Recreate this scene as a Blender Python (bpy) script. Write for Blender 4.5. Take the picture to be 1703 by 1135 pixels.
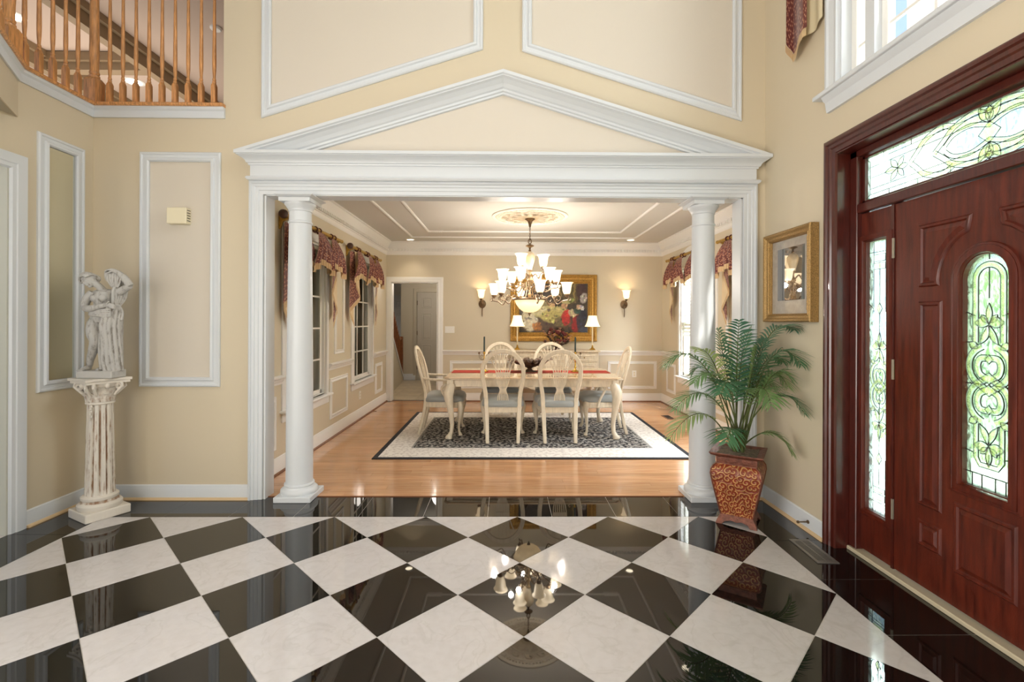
import bpy, bmesh, math, random
from math import sin, cos, pi, radians as R, sqrt, atan2
from mathutils import Vector, Matrix, noise
random.seed(7)
sc = bpy.context.scene
col = sc.collection
for o in list(bpy.data.objects): bpy.data.objects.remove(o)

# ---------------------------------------------------------------- camera
cd = bpy.data.cameras.new('camera'); cam = bpy.data.objects.new('camera', cd); col.objects.link(cam)
FPX = 796.0
cd.sensor_fit = 'HORIZONTAL'; cd.sensor_width = 36.0; cd.lens = 36.0 * FPX / 1703.0
cd.shift_y = -33.5 / 1703.0
cd.clip_start = 0.05; cd.clip_end = 300
CAMROT = Matrix.Rotation(-math.atan(9.5 / FPX), 4, 'Z') @ Matrix.Rotation(pi / 2, 4, 'X') @ Matrix.Rotation(0.004, 4, 'Z')
cam.matrix_world = Matrix.Translation((0, 0, 1.39)) @ CAMROT
sc.camera = cam

# ---------------------------------------------------------------- light
sc.view_settings.view_transform = 'Standard'; sc.view_settings.look = 'None'
sc.view_settings.gamma = 1.0; sc.view_settings.exposure = 0.06
sc.view_settings.use_curve_mapping = False
cy = sc.cycles
cy.use_denoising = True; cy.max_bounces = 10; cy.diffuse_bounces = 5; cy.glossy_bounces = 4
cy.transmission_bounces = 6; cy.transparent_max_bounces = 16
cy.caustics_reflective = False; cy.caustics_refractive = False; cy.sample_clamp_indirect = 6.0
cy.use_adaptive_sampling = False

w = bpy.data.worlds.new('sky'); sc.world = w; w.use_nodes = True
nt = w.node_tree; nt.nodes.clear()
def wn(t, **k):
    n = nt.nodes.new(t)
    for a, b in k.items(): setattr(n, a, b)
    return n
wo = wn('ShaderNodeOutputWorld'); wb = wn('ShaderNodeBackground'); tc = wn('ShaderNodeTexCoord')
wno = wn('ShaderNodeTexNoise'); wno.inputs['Scale'].default_value = 2.2; wno.inputs['Detail'].default_value = 6
wr = wn('ShaderNodeValToRGB'); wr.color_ramp.elements[0].position = .42; wr.color_ramp.elements[1].position = .62
wr.color_ramp.elements[0].color = (.42, .58, .90, 1); wr.color_ramp.elements[1].color = (.95, .97, 1.0, 1)
nt.links.new(tc.outputs['Generated'], wno.inputs['Vector']); nt.links.new(wno.outputs['Fac'], wr.inputs[0])
nt.links.new(wr.outputs[0], wb.inputs[0]); wb.inputs[1].default_value = 1.6; nt.links.new(wb.outputs[0], wo.inputs[0])

def light(name, kind, loc, energy, color=(1, 1, 1), rot=(0, 0, 0), size=None, sizey=None, radius=None, spot=None):
    d = bpy.data.lights.new(name, kind); d.energy = energy; d.color = color
    if kind == 'AREA':
        d.shape = 'RECTANGLE'; d.size = size; d.size_y = sizey or size
    if kind == 'SPOT': d.spot_size = spot; d.spot_blend = .6
    if radius is not None and kind in ('POINT', 'SPOT'): d.shadow_soft_size = radius
    if kind == 'SUN': d.angle = radius
    o = bpy.data.objects.new(name, d); o.location = loc; o.rotation_euler = rot; col.objects.link(o); return o
sun = light('sun', 'SUN', (8, -8, 12), 9.0, (1.0, .95, .86), radius=R(.6))
sun.rotation_euler = Vector((-.32, .78, -1.35)).to_track_quat('-Z', 'Y').to_euler()
# foyer: added fills, and the daylight entering over the door
light('foyer_top_fill', 'AREA', (-.6, .6, 5.3), 16, (.95, .97, 1.0), size=2.2)  # added overhead fill, no fixture hangs here
light('foyer_left_fill', 'AREA', (-3.05, -.6, 1.4), 185, (1.0, .98, .94), rot=(0, R(-90), 0) if 0 else Vector((1, .0, 0)).to_track_quat('-Z', 'Y').to_euler(), size=2.4, sizey=2.6)  # added fill at the left wall, brightens the right wall and door
light('foyer_rear_fill', 'AREA', (-1.5, -3.1, 1.6), 92, (.92, .96, 1.0), rot=(R(80), 0, R(8)), size=3.2, sizey=3.0)  # added soft fill behind the camera, not a window
light('foyer_window_daylight', 'AREA', (2.95, 1.9, 4.75), 170, (.93, .96, 1.0), rot=(0, R(-118), 0) if 0 else Vector((-1, .05, -.42)).to_track_quat('-Z', 'Y').to_euler(), size=2.4, sizey=1.9)
light('upper_hall_fill', 'AREA', (-6.5, 7.5, 3.4), 85, (1.0, .90, .80), rot=(R(180), 0, 0), size=3.0)  # added uplight that brightens the upper hall ceiling
# dining room
for _k in range(6):
    _a = R(12 + 60 * _k); light('chandelier_bulb', 'POINT', (.3 + .45 * cos(_a), 6.17 + .45 * sin(_a), 1.84), 8.2, (1.0, .93, .84), radius=.03)
    if _k % 2: light('chandelier_bulb', 'POINT', (.3 + .3 * cos(_a + .5), 6.17 + .3 * sin(_a + .5), 2.03), 8.2, (1.0, .93, .84), radius=.03)
light('dining_window_far_daylight', 'AREA', (3.7, 6.95, 2.9), 230, (.91, .95, 1.0), rot=Vector((-1, 0, -.75)).to_track_quat('-Z', 'Y').to_euler(), size=1.6, sizey=1.4)
light('dining_window_near_daylight', 'AREA', (3.7, 5.0, 2.9), 420, (.91, .95, 1.0), rot=Vector((-1, 0, -.75)).to_track_quat('-Z', 'Y').to_euler(), size=1.6, sizey=1.4)
light('back_hall_light', 'POINT', (-1.3, 9.8, 2.2), 24, (1.0, .92, .82), radius=.2)
light('side_room_light', 'POINT', (-4.6, 2.6, 2.2), 20, (1.0, .95, .9), radius=.3)
light('sunroom_light', 'POINT', (-3.3, 6.3, 2.2), 10, (1.0, .9, .78), radius=.2)

# ---------------------------------------------------------------- materials
def lin(c): return tuple(((v / 255) / 12.92 if v / 255 <= .04045 else ((v / 255 + .055) / 1.055) ** 2.4) for v in c)
def newmat(name):
    m = bpy.data.materials.new(name); m.use_nodes = True
    return m, m.node_tree, m.node_tree.nodes['Principled BSDF']
def mat(name, rgb, rough=.5, metal=0, spec=.5, nscale=0, namt=0, bump=0, bscale=60, coat=0, emis=None, estr=0, sheen=0, stretch=None):
    m, t, b = newmat(name); c = lin(rgb)
    b.inputs['Base Color'].default_value = (*c, 1); b.inputs['Roughness'].default_value = rough
    b.inputs['Metallic'].default_value = metal; b.inputs['Specular IOR Level'].default_value = spec
    b.inputs['Coat Weight'].default_value = coat; b.inputs['Coat Roughness'].default_value = .06
    b.inputs['Sheen Weight'].default_value = sheen
    def coord(scale):
        tc = t.nodes.new('ShaderNodeTexCoord'); mp = t.nodes.new('ShaderNodeMapping')
        mp.inputs['Scale'].default_value = stretch or (1, 1, 1)
        t.links.new(tc.outputs['Object'], mp.inputs[0])
        n = t.nodes.new('ShaderNodeTexNoise'); n.inputs['Scale'].default_value = scale; n.inputs['Detail'].default_value = 5
        t.links.new(mp.outputs[0], n.inputs['Vector']); return n
    if namt:
        n = coord(nscale); r = t.nodes.new('ShaderNodeValToRGB')
        r.color_ramp.elements[0].position = .3; r.color_ramp.elements[1].position = .7
        r.color_ramp.elements[0].color = (*[v * (1 - namt) for v in c], 1)
        r.color_ramp.elements[1].color = (*[min(1, v * (1 + namt)) for v in c], 1)
        t.links.new(n.outputs['Fac'], r.inputs[0]); t.links.new(r.outputs[0], b.inputs['Base Color'])
    if bump:
        n = coord(bscale); bp = t.nodes.new('ShaderNodeBump'); bp.inputs['Strength'].default_value = bump
        bp.inputs['Distance'].default_value = .01
        t.links.new(n.outputs['Fac'], bp.inputs['Height']); t.links.new(bp.outputs[0], b.inputs['Normal'])
    if emis:
        b.inputs['Emission Color'].default_value = (*lin(emis), 1); b.inputs['Emission Strength'].default_value = estr
        m.cycles.emission_sampling = 'NONE'
    return m

M = {}
M['wall'] = mat('tan_wall_paint', (211, 198, 173), .55, bump=.04, bscale=180)
M['litwall'] = mat('lit_tan_wall_paint', (214, 205, 191), .55)  # the wall paint again, toned paler where the panels look brighter lit
M['dinwall'] = mat('dining_wall_paint', (212, 201, 178), .55, bump=.04, bscale=180)
M['trim'] = mat('white_trim_paint', (215, 219, 223), .35)
M['dintrim'] = mat('cream_trim_paint', (238, 237, 234), .4)
M['ceil'] = mat('ceiling_paint', (202, 199, 192), .8)
M['upceil'] = mat('upper_ceiling_paint', (196, 176, 160), .8)
M['beam'] = mat('tan_crown_paint', (150, 128, 98), .6)
M['greywall'] = mat('grey_green_wall_paint', (196, 196, 184), .6)
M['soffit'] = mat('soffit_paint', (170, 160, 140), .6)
M['shoe'] = mat('tan_shoe_moulding', (214, 186, 146), .5)
M['oakshoe'] = mat('oak_shoe_moulding', (120, 74, 44), .4)
M['grout'] = mat('grout', (208, 204, 198), .5)
M['dgrout'] = mat('grout_in_black_border', (120, 118, 114), .4)
M['oak'] = mat('golden_oak', (206, 148, 92), .32, nscale=14, namt=.35, stretch=(6, 6, .7), coat=.3)
M['chair'] = mat('washed_cream_wood', (224, 211, 188), .42, nscale=10, namt=.10, stretch=(5, 5, 1))
M['chairgrey'] = mat('cream_wood_grain', (218, 204, 180), .42, nscale=10, namt=.12, stretch=(5, 5, 1))
M['tabletop'] = mat('glossy_cream_tabletop', (222, 196, 164), .10, nscale=6, namt=.08, stretch=(1, 6, 1), coat=.5)
M['cushion'] = mat('blue_grey_satin', (152, 156, 154), .34, sheen=.4, bump=.1, bscale=90)
M['cushwhite'] = mat('pale_satin_edge', (206, 208, 206), .4)
M['red'] = mat('red_runner_cloth', (166, 44, 26), .75, bump=.3, bscale=200)
M['bronze'] = mat('aged_bronze', (118, 98, 76), .38, metal=.75, nscale=30, namt=.35)
M['bronzelite'] = mat('antique_gold_bronze', (150, 128, 98), .4, metal=.6, nscale=30, namt=.3)
M['brass'] = mat('brass', (190, 152, 70), .25, metal=1)
M['goldrod'] = mat('gold_painted_rod', (176, 140, 62), .4, metal=.5, nscale=30, namt=.3)
M['finial'] = mat('brown_finial', (78, 52, 42), .45, nscale=120, namt=.4)
M['goldframe'] = mat('gilded_frame', (186, 144, 72), .38, metal=.55, nscale=60, namt=.35, bump=.6, bscale=70)
M['goldframe2'] = mat('speckled_gold_frame', (170, 136, 84), .42, metal=.5, nscale=220, namt=.5, bump=.4, bscale=160)
M['black'] = mat('black_paint', (24, 22, 22), .4)
M['shade'] = mat('lit_frosted_glass_shade', (255, 244, 222), .4, emis=(255, 224, 178), estr=1.35)
M['bowlglass'] = mat('lit_alabaster_bowl', (250, 232, 196), .4, emis=(255, 222, 170), estr=.95, nscale=14, namt=.08)
M['urnglass'] = mat('cream_marbled_glass', (232, 220, 196), .3, nscale=12, namt=.12, emis=(255, 230, 190), estr=.12)
M['lampshade'] = mat('lit_lamp_shade', (250, 240, 220), .7, emis=(255, 230, 186), estr=.95)
M['canlight'] = mat('recessed_lamp', (255, 250, 240), .5, emis=(255, 240, 210), estr=7)
M['ivoryplastic'] = mat('ivory_plastic', (236, 226, 196), .4)
M['whiteplastic'] = mat('white_plastic', (240, 238, 232), .35)
M['slot'] = mat('dark_slot', (40, 36, 34), .6)
M['candle'] = mat('dark_green_wax', (24, 50, 46), .4)
M['grape'] = mat('dark_bronze_leaf', (92, 72, 58), .45, metal=.4, nscale=50, namt=.4)
M['nickel'] = mat('nickel_hinge', (190, 184, 168), .3, metal=.9)
M['ventmetal'] = mat('grey_vent_metal', (150, 146, 140), .35, metal=.7)
M['threshold'] = mat('tan_threshold', (196, 184, 158), .5)
M['soil'] = mat('grey_brown_moss', (120, 106, 92), .9, nscale=60, namt=.5, bump=.8, bscale=80)
M['stem'] = mat('palm_stem', (86, 96, 52), .5, nscale=40, namt=.3)
M['came'] = mat('dark_lead_came', (44, 44, 42), .45, metal=.5)
M['sunroom'] = mat('olive_sunroom_wall', (150, 136, 104), .7)
M['sunroomdark'] = mat('dark_blind_slat', (74, 66, 50), .6)
M['blind'] = mat('white_blind_slat', (244, 244, 242), .5)
M['grass'] = mat('lawn_grass', (120, 160, 60), .9, nscale=30, namt=.45)
M['leafy'] = mat('garden_foliage', (110, 150, 62), .8, nscale=9, namt=.6)
M['siding'] = mat('white_porch_paint', (244, 244, 242), .6)
M['halltile'] = mat('beige_hall_tile', (204, 188, 162), .35, nscale=8, namt=.15)
M['halldoor'] = mat('taupe_door_paint', (190, 182, 168), .5)
M['hallwall'] = mat('hall_wall_paint', (198, 188, 168), .6)
M['redoak'] = mat('red_brown_stair_wood', (132, 80, 48), .4, nscale=20, namt=.25)
M['flower1'] = mat('burgundy_dried_flower', (110, 44, 42), .8, nscale=60, namt=.4)
M['flower2'] = mat('dusty_pink_dried_flower', (176, 126, 100), .8, nscale=60, namt=.4)
M['flower3'] = mat('dark_dried_leaf', (66, 48, 34), .8, nscale=60, namt=.4)

def door_wood():
    m, t, b = newmat('mahogany_stain')
    tc = t.nodes.new('ShaderNodeTexCoord'); mp = t.nodes.new('ShaderNodeMapping'); mp.inputs['Scale'].default_value = (8, 8, .8)
    n = t.nodes.new('ShaderNodeTexNoise'); n.inputs['Scale'].default_value = 6; n.inputs['Detail'].default_value = 8
    r = t.nodes.new('ShaderNodeValToRGB'); r.color_ramp.elements[0].position = .3; r.color_ramp.elements[1].position = .72
    r.color_ramp.elements[0].color = (*lin((66, 21, 12)), 1); r.color_ramp.elements[1].color = (*lin((100, 37, 21)), 1)
    t.links.new(tc.outputs['Object'], mp.inputs[0]); t.links.new(mp.outputs[0], n.inputs['Vector'])
    t.links.new(n.outputs['Fac'], r.inputs[0]); t.links.new(r.outputs[0], b.inputs['Base Color'])
    b.inputs['Roughness'].default_value = .36
    n2 = t.nodes.new('ShaderNodeTexNoise'); n2.inputs['Scale'].default_value = 160
    bp = t.nodes.new('ShaderNodeBump'); bp.inputs['Strength'].default_value = .12; bp.inputs['Distance'].default_value = .004
    t.links.new(tc.outputs['Object'], n2.inputs['Vector']); t.links.new(n2.outputs['Fac'], bp.inputs['Height']); t.links.new(bp.outputs[0], b.inputs['Normal'])
    return m
M['mahogany'] = door_wood()
M['casing'] = mat('dark_mahogany_casing', (74, 26, 18), .3, nscale=12, namt=.25, stretch=(6, 6, 1), coat=.3)

def tile_mat(name, a, bcol, rough, veins):
    m, t, b = newmat(name)
    tc = t.nodes.new('ShaderNodeTexCoord'); oi = t.nodes.new('ShaderNodeObjectInfo'); ad = t.nodes.new('ShaderNodeVectorMath'); ad.operation = 'ADD'
    sc_ = t.nodes.new('ShaderNodeVectorMath'); sc_.operation = 'SCALE'; sc_.inputs['Scale'].default_value = 1
    cmb = t.nodes.new('ShaderNodeCombineXYZ'); mu = t.nodes.new('ShaderNodeMath'); mu.operation = 'MULTIPLY'; mu.inputs[1].default_value = 37
    t.links.new(oi.outputs['Random'], mu.inputs[0]); t.links.new(mu.outputs[0], cmb.inputs['Z'])
    t.links.new(tc.outputs['Object'], ad.inputs[0]); t.links.new(cmb.outputs[0], ad.inputs[1])
    n = t.nodes.new('ShaderNodeTexNoise'); n.inputs['Scale'].default_value = 5; n.inputs['Detail'].default_value = 9; n.inputs['Distortion'].default_value = 1.2
    t.links.new(ad.outputs[0], n.inputs['Vector'])
    r = t.nodes.new('ShaderNodeValToRGB'); e = r.color_ramp.elements
    if veins:
        e[0].position = .47; e[0].color = (*lin(a), 1); e[1].position = .5; e[1].color = (*lin(bcol), 1)
        x = e.new(.53); x.color = (*lin(a), 1)
        n3 = t.nodes.new('ShaderNodeTexNoise'); n3.inputs['Scale'].default_value = 26; n3.inputs['Detail'].default_value = 6
        t.links.new(ad.outputs[0], n3.inputs['Vector'])
        r3 = t.nodes.new('ShaderNodeValToRGB'); r3.color_ramp.elements[0].position = .35; r3.color_ramp.elements[1].position = .6
        r3.color_ramp.elements[0].color = (.95, .945, .94, 1); r3.color_ramp.elements[1].color = (1, 1, 1, 1)
        mx = t.nodes.new('ShaderNodeMix'); mx.data_type = 'RGBA'; mx.blend_type = 'MULTIPLY'; mx.inputs[0].default_value = 1
        t.links.new(n3.outputs['Fac'], r3.inputs[0]); t.links.new(r.outputs[0], mx.inputs[6]); t.links.new(r3.outputs[0], mx.inputs[7])
        t.links.new(mx.outputs[2], b.inputs['Base Color'])
    else:
        e[0].color = (*lin(a), 1); e[1].color = (*lin(bcol), 1); t.links.new(r.outputs[0], b.inputs['Base Color'])
    t.links.new(n.outputs['Fac'], r.inputs[0])
    b.inputs['Roughness'].default_value = rough
    return m, b
M['whitetile'], _b = tile_mat('polished_cream_marble', (206, 202, 202), (199, 195, 194), .06, True)
_b.inputs['Specular IOR Level'].default_value = .45
M['blacktile'], _b = tile_mat('polished_black_granite', (14, 13, 12), (24, 22, 20), .02, False)
_b.inputs['Specular IOR Level'].default_value = .75

def plank_mat():
    m, t, b = newmat('honey_oak_plank')
    tc = t.nodes.new('ShaderNodeTexCoord'); oi = t.nodes.new('ShaderNodeObjectInfo'); mp = t.nodes.new('ShaderNodeMapping'); mp.inputs['Scale'].default_value = (.8, 14, 1)
    ad = t.nodes.new('ShaderNodeVectorMath'); ad.operation = 'ADD'; cmb = t.nodes.new('ShaderNodeCombineXYZ')
    mu = t.nodes.new('ShaderNodeMath'); mu.operation = 'MULTIPLY'; mu.inputs[1].default_value = 50
    t.links.new(oi.outputs['Random'], mu.inputs[0]); t.links.new(mu.outputs[0], cmb.inputs['X']); t.links.new(mu.outputs[0], cmb.inputs['Z'])
    t.links.new(tc.outputs['Object'], ad.inputs[0]); t.links.new(cmb.outputs[0], ad.inputs[1]); t.links.new(ad.outputs[0], mp.inputs[0])
    n = t.nodes.new('ShaderNodeTexNoise'); n.inputs['Scale'].default_value = 4; n.inputs['Detail'].default_value = 6; t.links.new(mp.outputs[0], n.inputs['Vector'])
    r = t.nodes.new('ShaderNodeValToRGB'); r.color_ramp.elements[0].position = .3; r.color_ramp.elements[1].position = .75
    r.color_ramp.elements[0].color = (*lin((188, 134, 94)), 1); r.color_ramp.elements[1].color = (*lin((218, 172, 128)), 1)
    hs = t.nodes.new('ShaderNodeHueSaturation'); mr = t.nodes.new('ShaderNodeMapRange'); mr.inputs['To Min'].default_value = .88; mr.inputs['To Max'].default_value = 1.08
    t.links.new(oi.outputs['Random'], mr.inputs['Value']); t.links.new(mr.outputs[0], hs.inputs['Value'])
    t.links.new(n.outputs['Fac'], r.inputs[0]); t.links.new(r.outputs[0], hs.inputs['Color']); t.links.new(hs.outputs[0], b.inputs['Base Color'])
    b.inputs['Roughness'].default_value = .13; b.inputs['Coat Weight'].default_value = .35; b.inputs['Coat Roughness'].default_value = .05
    return m
M['plank'] = plank_mat()

def swirl(t, scale, arms=1.0, k=34.0, warp=0):
    """spiral scrolls: one little spiral in every Voronoi cell of the UV plane -> value socket"""
    uv = t.nodes.new('ShaderNodeUVMap'); sc_ = t.nodes.new('ShaderNodeVectorMath'); sc_.operation = 'SCALE'; sc_.inputs['Scale'].default_value = scale
    t.links.new(uv.outputs[0], sc_.inputs[0])
    v = t.nodes.new('ShaderNodeTexVoronoi'); v.voronoi_dimensions = '2D'; v.inputs['Scale'].default_value = 1
    if warp:
        wn2 = t.nodes.new('ShaderNodeTexNoise'); wn2.inputs['Scale'].default_value = 2.6; wn2.inputs['Detail'].default_value = 5
        t.links.new(sc_.outputs[0], wn2.inputs['Vector']); ws = t.nodes.new('ShaderNodeVectorMath'); ws.operation = 'MULTIPLY_ADD'; ws.inputs[1].default_value = (.9, .9, 0)
        t.links.new(wn2.outputs['Color'], ws.inputs[0]); t.links.new(sc_.outputs[0], ws.inputs[2]); sc_ = ws
    t.links.new(sc_.outputs[0], v.inputs['Vector'])
    sb = t.nodes.new('ShaderNodeVectorMath'); sb.operation = 'SUBTRACT'
    t.links.new(sc_.outputs[0], sb.inputs[0]); t.links.new(v.outputs['Position'], sb.inputs[1])
    sp = t.nodes.new('ShaderNodeSeparateXYZ'); t.links.new(sb.outputs[0], sp.inputs[0])
    at = t.nodes.new('ShaderNodeMath'); at.operation = 'ARCTAN2'; t.links.new(sp.outputs['Y'], at.inputs[0]); t.links.new(sp.outputs['X'], at.inputs[1])
    ml = t.nodes.new('ShaderNodeMath'); ml.operation = 'MULTIPLY'; ml.inputs[1].default_value = k; t.links.new(v.outputs['Distance'], ml.inputs[0])
    ad = t.nodes.new('ShaderNodeMath'); ad.operation = 'MULTIPLY_ADD'; ad.inputs[1].default_value = arms; t.links.new(at.outputs[0], ad.inputs[0]); t.links.new(ml.outputs[0], ad.inputs[2])
    sn = t.nodes.new('ShaderNodeMath'); sn.operation = 'SINE'; t.links.new(ad.outputs[0], sn.inputs[0])
    return sn.outputs[0]
def swirl_mat(name, ca, cb, scale, lo, hi, rough=.5, bump=0, k=14.0, metal=0, mott=0, warp=0):
    m, t, b = newmat(name); s = swirl(t, scale, 1.0, k, warp)
    r = t.nodes.new('ShaderNodeValToRGB'); r.color_ramp.elements[0].position = lo; r.color_ramp.elements[1].position = hi
    r.color_ramp.elements[0].color = (*lin(ca), 1); r.color_ramp.elements[1].color = (*lin(cb), 1)
    mr = t.nodes.new('ShaderNodeMapRange'); mr.inputs['From Min'].default_value = -1
    t.links.new(s, mr.inputs['Value']); t.links.new(mr.outputs[0], r.inputs[0])
    out = r.outputs[0]
    if mott:
        tc = t.nodes.new('ShaderNodeTexCoord'); n = t.nodes.new('ShaderNodeTexNoise'); n.inputs['Scale'].default_value = mott; n.inputs['Detail'].default_value = 5
        t.links.new(tc.outputs['Object'], n.inputs['Vector']); r2 = t.nodes.new('ShaderNodeValToRGB')
        r2.color_ramp.elements[0].position = .35; r2.color_ramp.elements[1].position = .65
        r2.color_ramp.elements[0].color = (.62, .58, .56, 1); r2.color_ramp.elements[1].color = (1.0, 1.0, 1.0, 1)
        mx = t.nodes.new('ShaderNodeMix'); mx.data_type = 'RGBA'; mx.blend_type = 'MULTIPLY'; mx.inputs[0].default_value = 1
        t.links.new(n.outputs['Fac'], r2.inputs[0]); t.links.new(out, mx.inputs[6]); t.links.new(r2.outputs[0], mx.inputs[7]); out = mx.outputs[2]
    t.links.new(out, b.inputs['Base Color']); b.inputs['Roughness'].default_value = rough; b.inputs['Metallic'].default_value = metal
    if bump:
        bp = t.nodes.new('ShaderNodeBump'); bp.inputs['Strength'].default_value = bump; bp.inputs['Distance'].default_value = .004
        t.links.new(mr.outputs[0], bp.inputs['Height']); t.links.new(bp.outputs[0], b.inputs['Normal'])
    return m
M['potred'] = swirl_mat('terracotta_scrollwork', (144, 60, 32), (208, 158, 98), 24, .70, .84, .42, .6, 11, mott=14)
M['potbrown'] = mat('mottled_copper_brown', (120, 72, 56), .45, nscale=40, namt=.4, metal=.3, bump=.5, bscale=120)
M['rugfield'] = swirl_mat('black_field_with_ivory_scrolls', (24, 24, 30), (178, 175, 168), 10, .46, .66, .9, 0, 9, mott=9, warp=1)
M['rugband'] = swirl_mat('ivory_band_with_grey_vines', (206, 198, 190), (230, 224, 216), 11, .12, .40, .9, 0, 8, mott=0, warp=1)
M['rugedge'] = mat('black_rug_edge', (24, 24, 30), .9)
M['rugline'] = mat('grey_rug_stripe', (150, 146, 140), .9)

def weathered(name, base, dark, scale, rough=.75, bump=.5):
    m, t, b = newmat(name); tc = t.nodes.new('ShaderNodeTexCoord'); n = t.nodes.new('ShaderNodeTexNoise')
    mp = t.nodes.new('ShaderNodeMapping'); mp.inputs['Scale'].default_value = (1, 1, .35)
    n.inputs['Scale'].default_value = scale; n.inputs['Detail'].default_value = 8; n.inputs['Roughness'].default_value = .65
    t.links.new(tc.outputs['Object'], mp.inputs[0]); t.links.new(mp.outputs[0], n.inputs['Vector'])
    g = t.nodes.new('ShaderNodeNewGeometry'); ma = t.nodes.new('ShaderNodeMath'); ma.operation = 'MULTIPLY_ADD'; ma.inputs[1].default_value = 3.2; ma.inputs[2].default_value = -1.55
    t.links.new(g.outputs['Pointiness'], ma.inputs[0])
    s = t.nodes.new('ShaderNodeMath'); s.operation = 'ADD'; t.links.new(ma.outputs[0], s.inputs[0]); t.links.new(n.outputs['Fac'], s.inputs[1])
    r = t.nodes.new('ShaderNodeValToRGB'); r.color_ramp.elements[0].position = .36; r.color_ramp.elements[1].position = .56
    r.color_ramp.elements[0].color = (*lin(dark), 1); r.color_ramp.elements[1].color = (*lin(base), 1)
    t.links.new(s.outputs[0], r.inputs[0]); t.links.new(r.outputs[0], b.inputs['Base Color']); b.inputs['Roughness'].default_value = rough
    bp = t.nodes.new('ShaderNodeBump'); bp.inputs['Strength'].default_value = bump; bp.inputs['Distance'].default_value = .006
    t.links.new(n.outputs['Fac'], bp.inputs['Height']); t.links.new(bp.outputs[0], b.inputs['Normal'])
    return m
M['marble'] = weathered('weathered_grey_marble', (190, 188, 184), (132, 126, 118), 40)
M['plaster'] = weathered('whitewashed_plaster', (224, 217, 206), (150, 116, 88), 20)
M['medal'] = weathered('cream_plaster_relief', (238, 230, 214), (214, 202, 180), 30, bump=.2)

def cloth_mat():
    m, t, b = newmat('burgundy_brocade_lined_with_cream')
    uv = t.nodes.new('ShaderNodeUVMap'); mp = t.nodes.new('ShaderNodeMapping'); mp.inputs['Scale'].default_value = (30, 26, 1)
    t.links.new(uv.outputs[0], mp.inputs[0])
    v = t.nodes.new('ShaderNodeTexVoronoi'); v.voronoi_dimensions = '2D'; v.inputs['Scale'].default_value = 1; v.inputs['Randomness'].default_value = .85
    t.links.new(mp.outputs[0], v.inputs['Vector'])
    r = t.nodes.new('ShaderNodeValToRGB'); e = r.color_ramp.elements
    e[0].position = .13; e[0].color = (*lin((206, 164, 128)), 1); e[1].position = .24; e[1].color = (*lin((128, 58, 46)), 1)
    x = e.new(.55); x.color = (*lin((98, 38, 34)), 1)
    t.links.new(v.outputs['Distance'], r.inputs[0])
    g = t.nodes.new('ShaderNodeNewGeometry'); mx = t.nodes.new('ShaderNodeMix'); mx.data_type = 'RGBA'
    mx.inputs[7].default_value = (*lin((222, 200, 158)), 1)
    t.links.new(g.outputs['Backfacing'], mx.inputs[0]); t.links.new(r.outputs[0], mx.inputs[6]); t.links.new(mx.outputs[2], b.inputs['Base Color'])
    b.inputs['Roughness'].default_value = .6; b.inputs['Sheen Weight'].default_value = .3
    return m
M['brocade'] = cloth_mat()
def fringe_mat():
    m, t, b = newmat('cream_tassel_fringe'); uv = t.nodes.new('ShaderNodeUVMap'); w_ = t.nodes.new('ShaderNodeTexWave'); w_.inputs['Scale'].default_value = 20
    w_.inputs['Distortion'].default_value = 1; t.links.new(uv.outputs[0], w_.inputs['Vector'])
    r = t.nodes.new('ShaderNodeValToRGB'); r.color_ramp.elements[0].color = (*lin((176, 140, 96)), 1); r.color_ramp.elements[1].color = (*lin((228, 204, 164)), 1)
    t.links.new(w_.outputs['Fac'], r.inputs[0]); t.links.new(r.outputs[0], b.inputs['Base Color']); b.inputs['Roughness'].default_value = .8
    return m
M['fringe'] = fringe_mat()

def palm_mat():
    m, t, b = newmat('palm_leaf'); oi = t.nodes.new('ShaderNodeObjectInfo'); r = t.nodes.new('ShaderNodeValToRGB'); e = r.color_ramp.elements
    e[0].color = (*lin((66, 112, 90)), 1); e[1].color = (*lin((176, 194, 124)), 1); x = e.new(.5); x.color = (*lin((98, 146, 94)), 1)
    t.links.new(oi.outputs['Random'], r.inputs[0]); t.links.new(r.outputs[0], b.inputs['Base Color']); b.inputs['Roughness'].default_value = .38
    tr = t.nodes.new('ShaderNodeBsdfTranslucent'); mx = t.nodes.new('ShaderNodeMixShader'); mx.inputs[0].default_value = .3
    out = t.nodes['Material Output']; t.links.new(r.outputs[0], tr.inputs[0]); t.links.new(b.outputs[0], mx.inputs[1]); t.links.new(tr.outputs[0], mx.inputs[2]); t.links.new(mx.outputs[0], out.inputs[0])
    return m
M['leaf'] = palm_mat()

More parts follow.
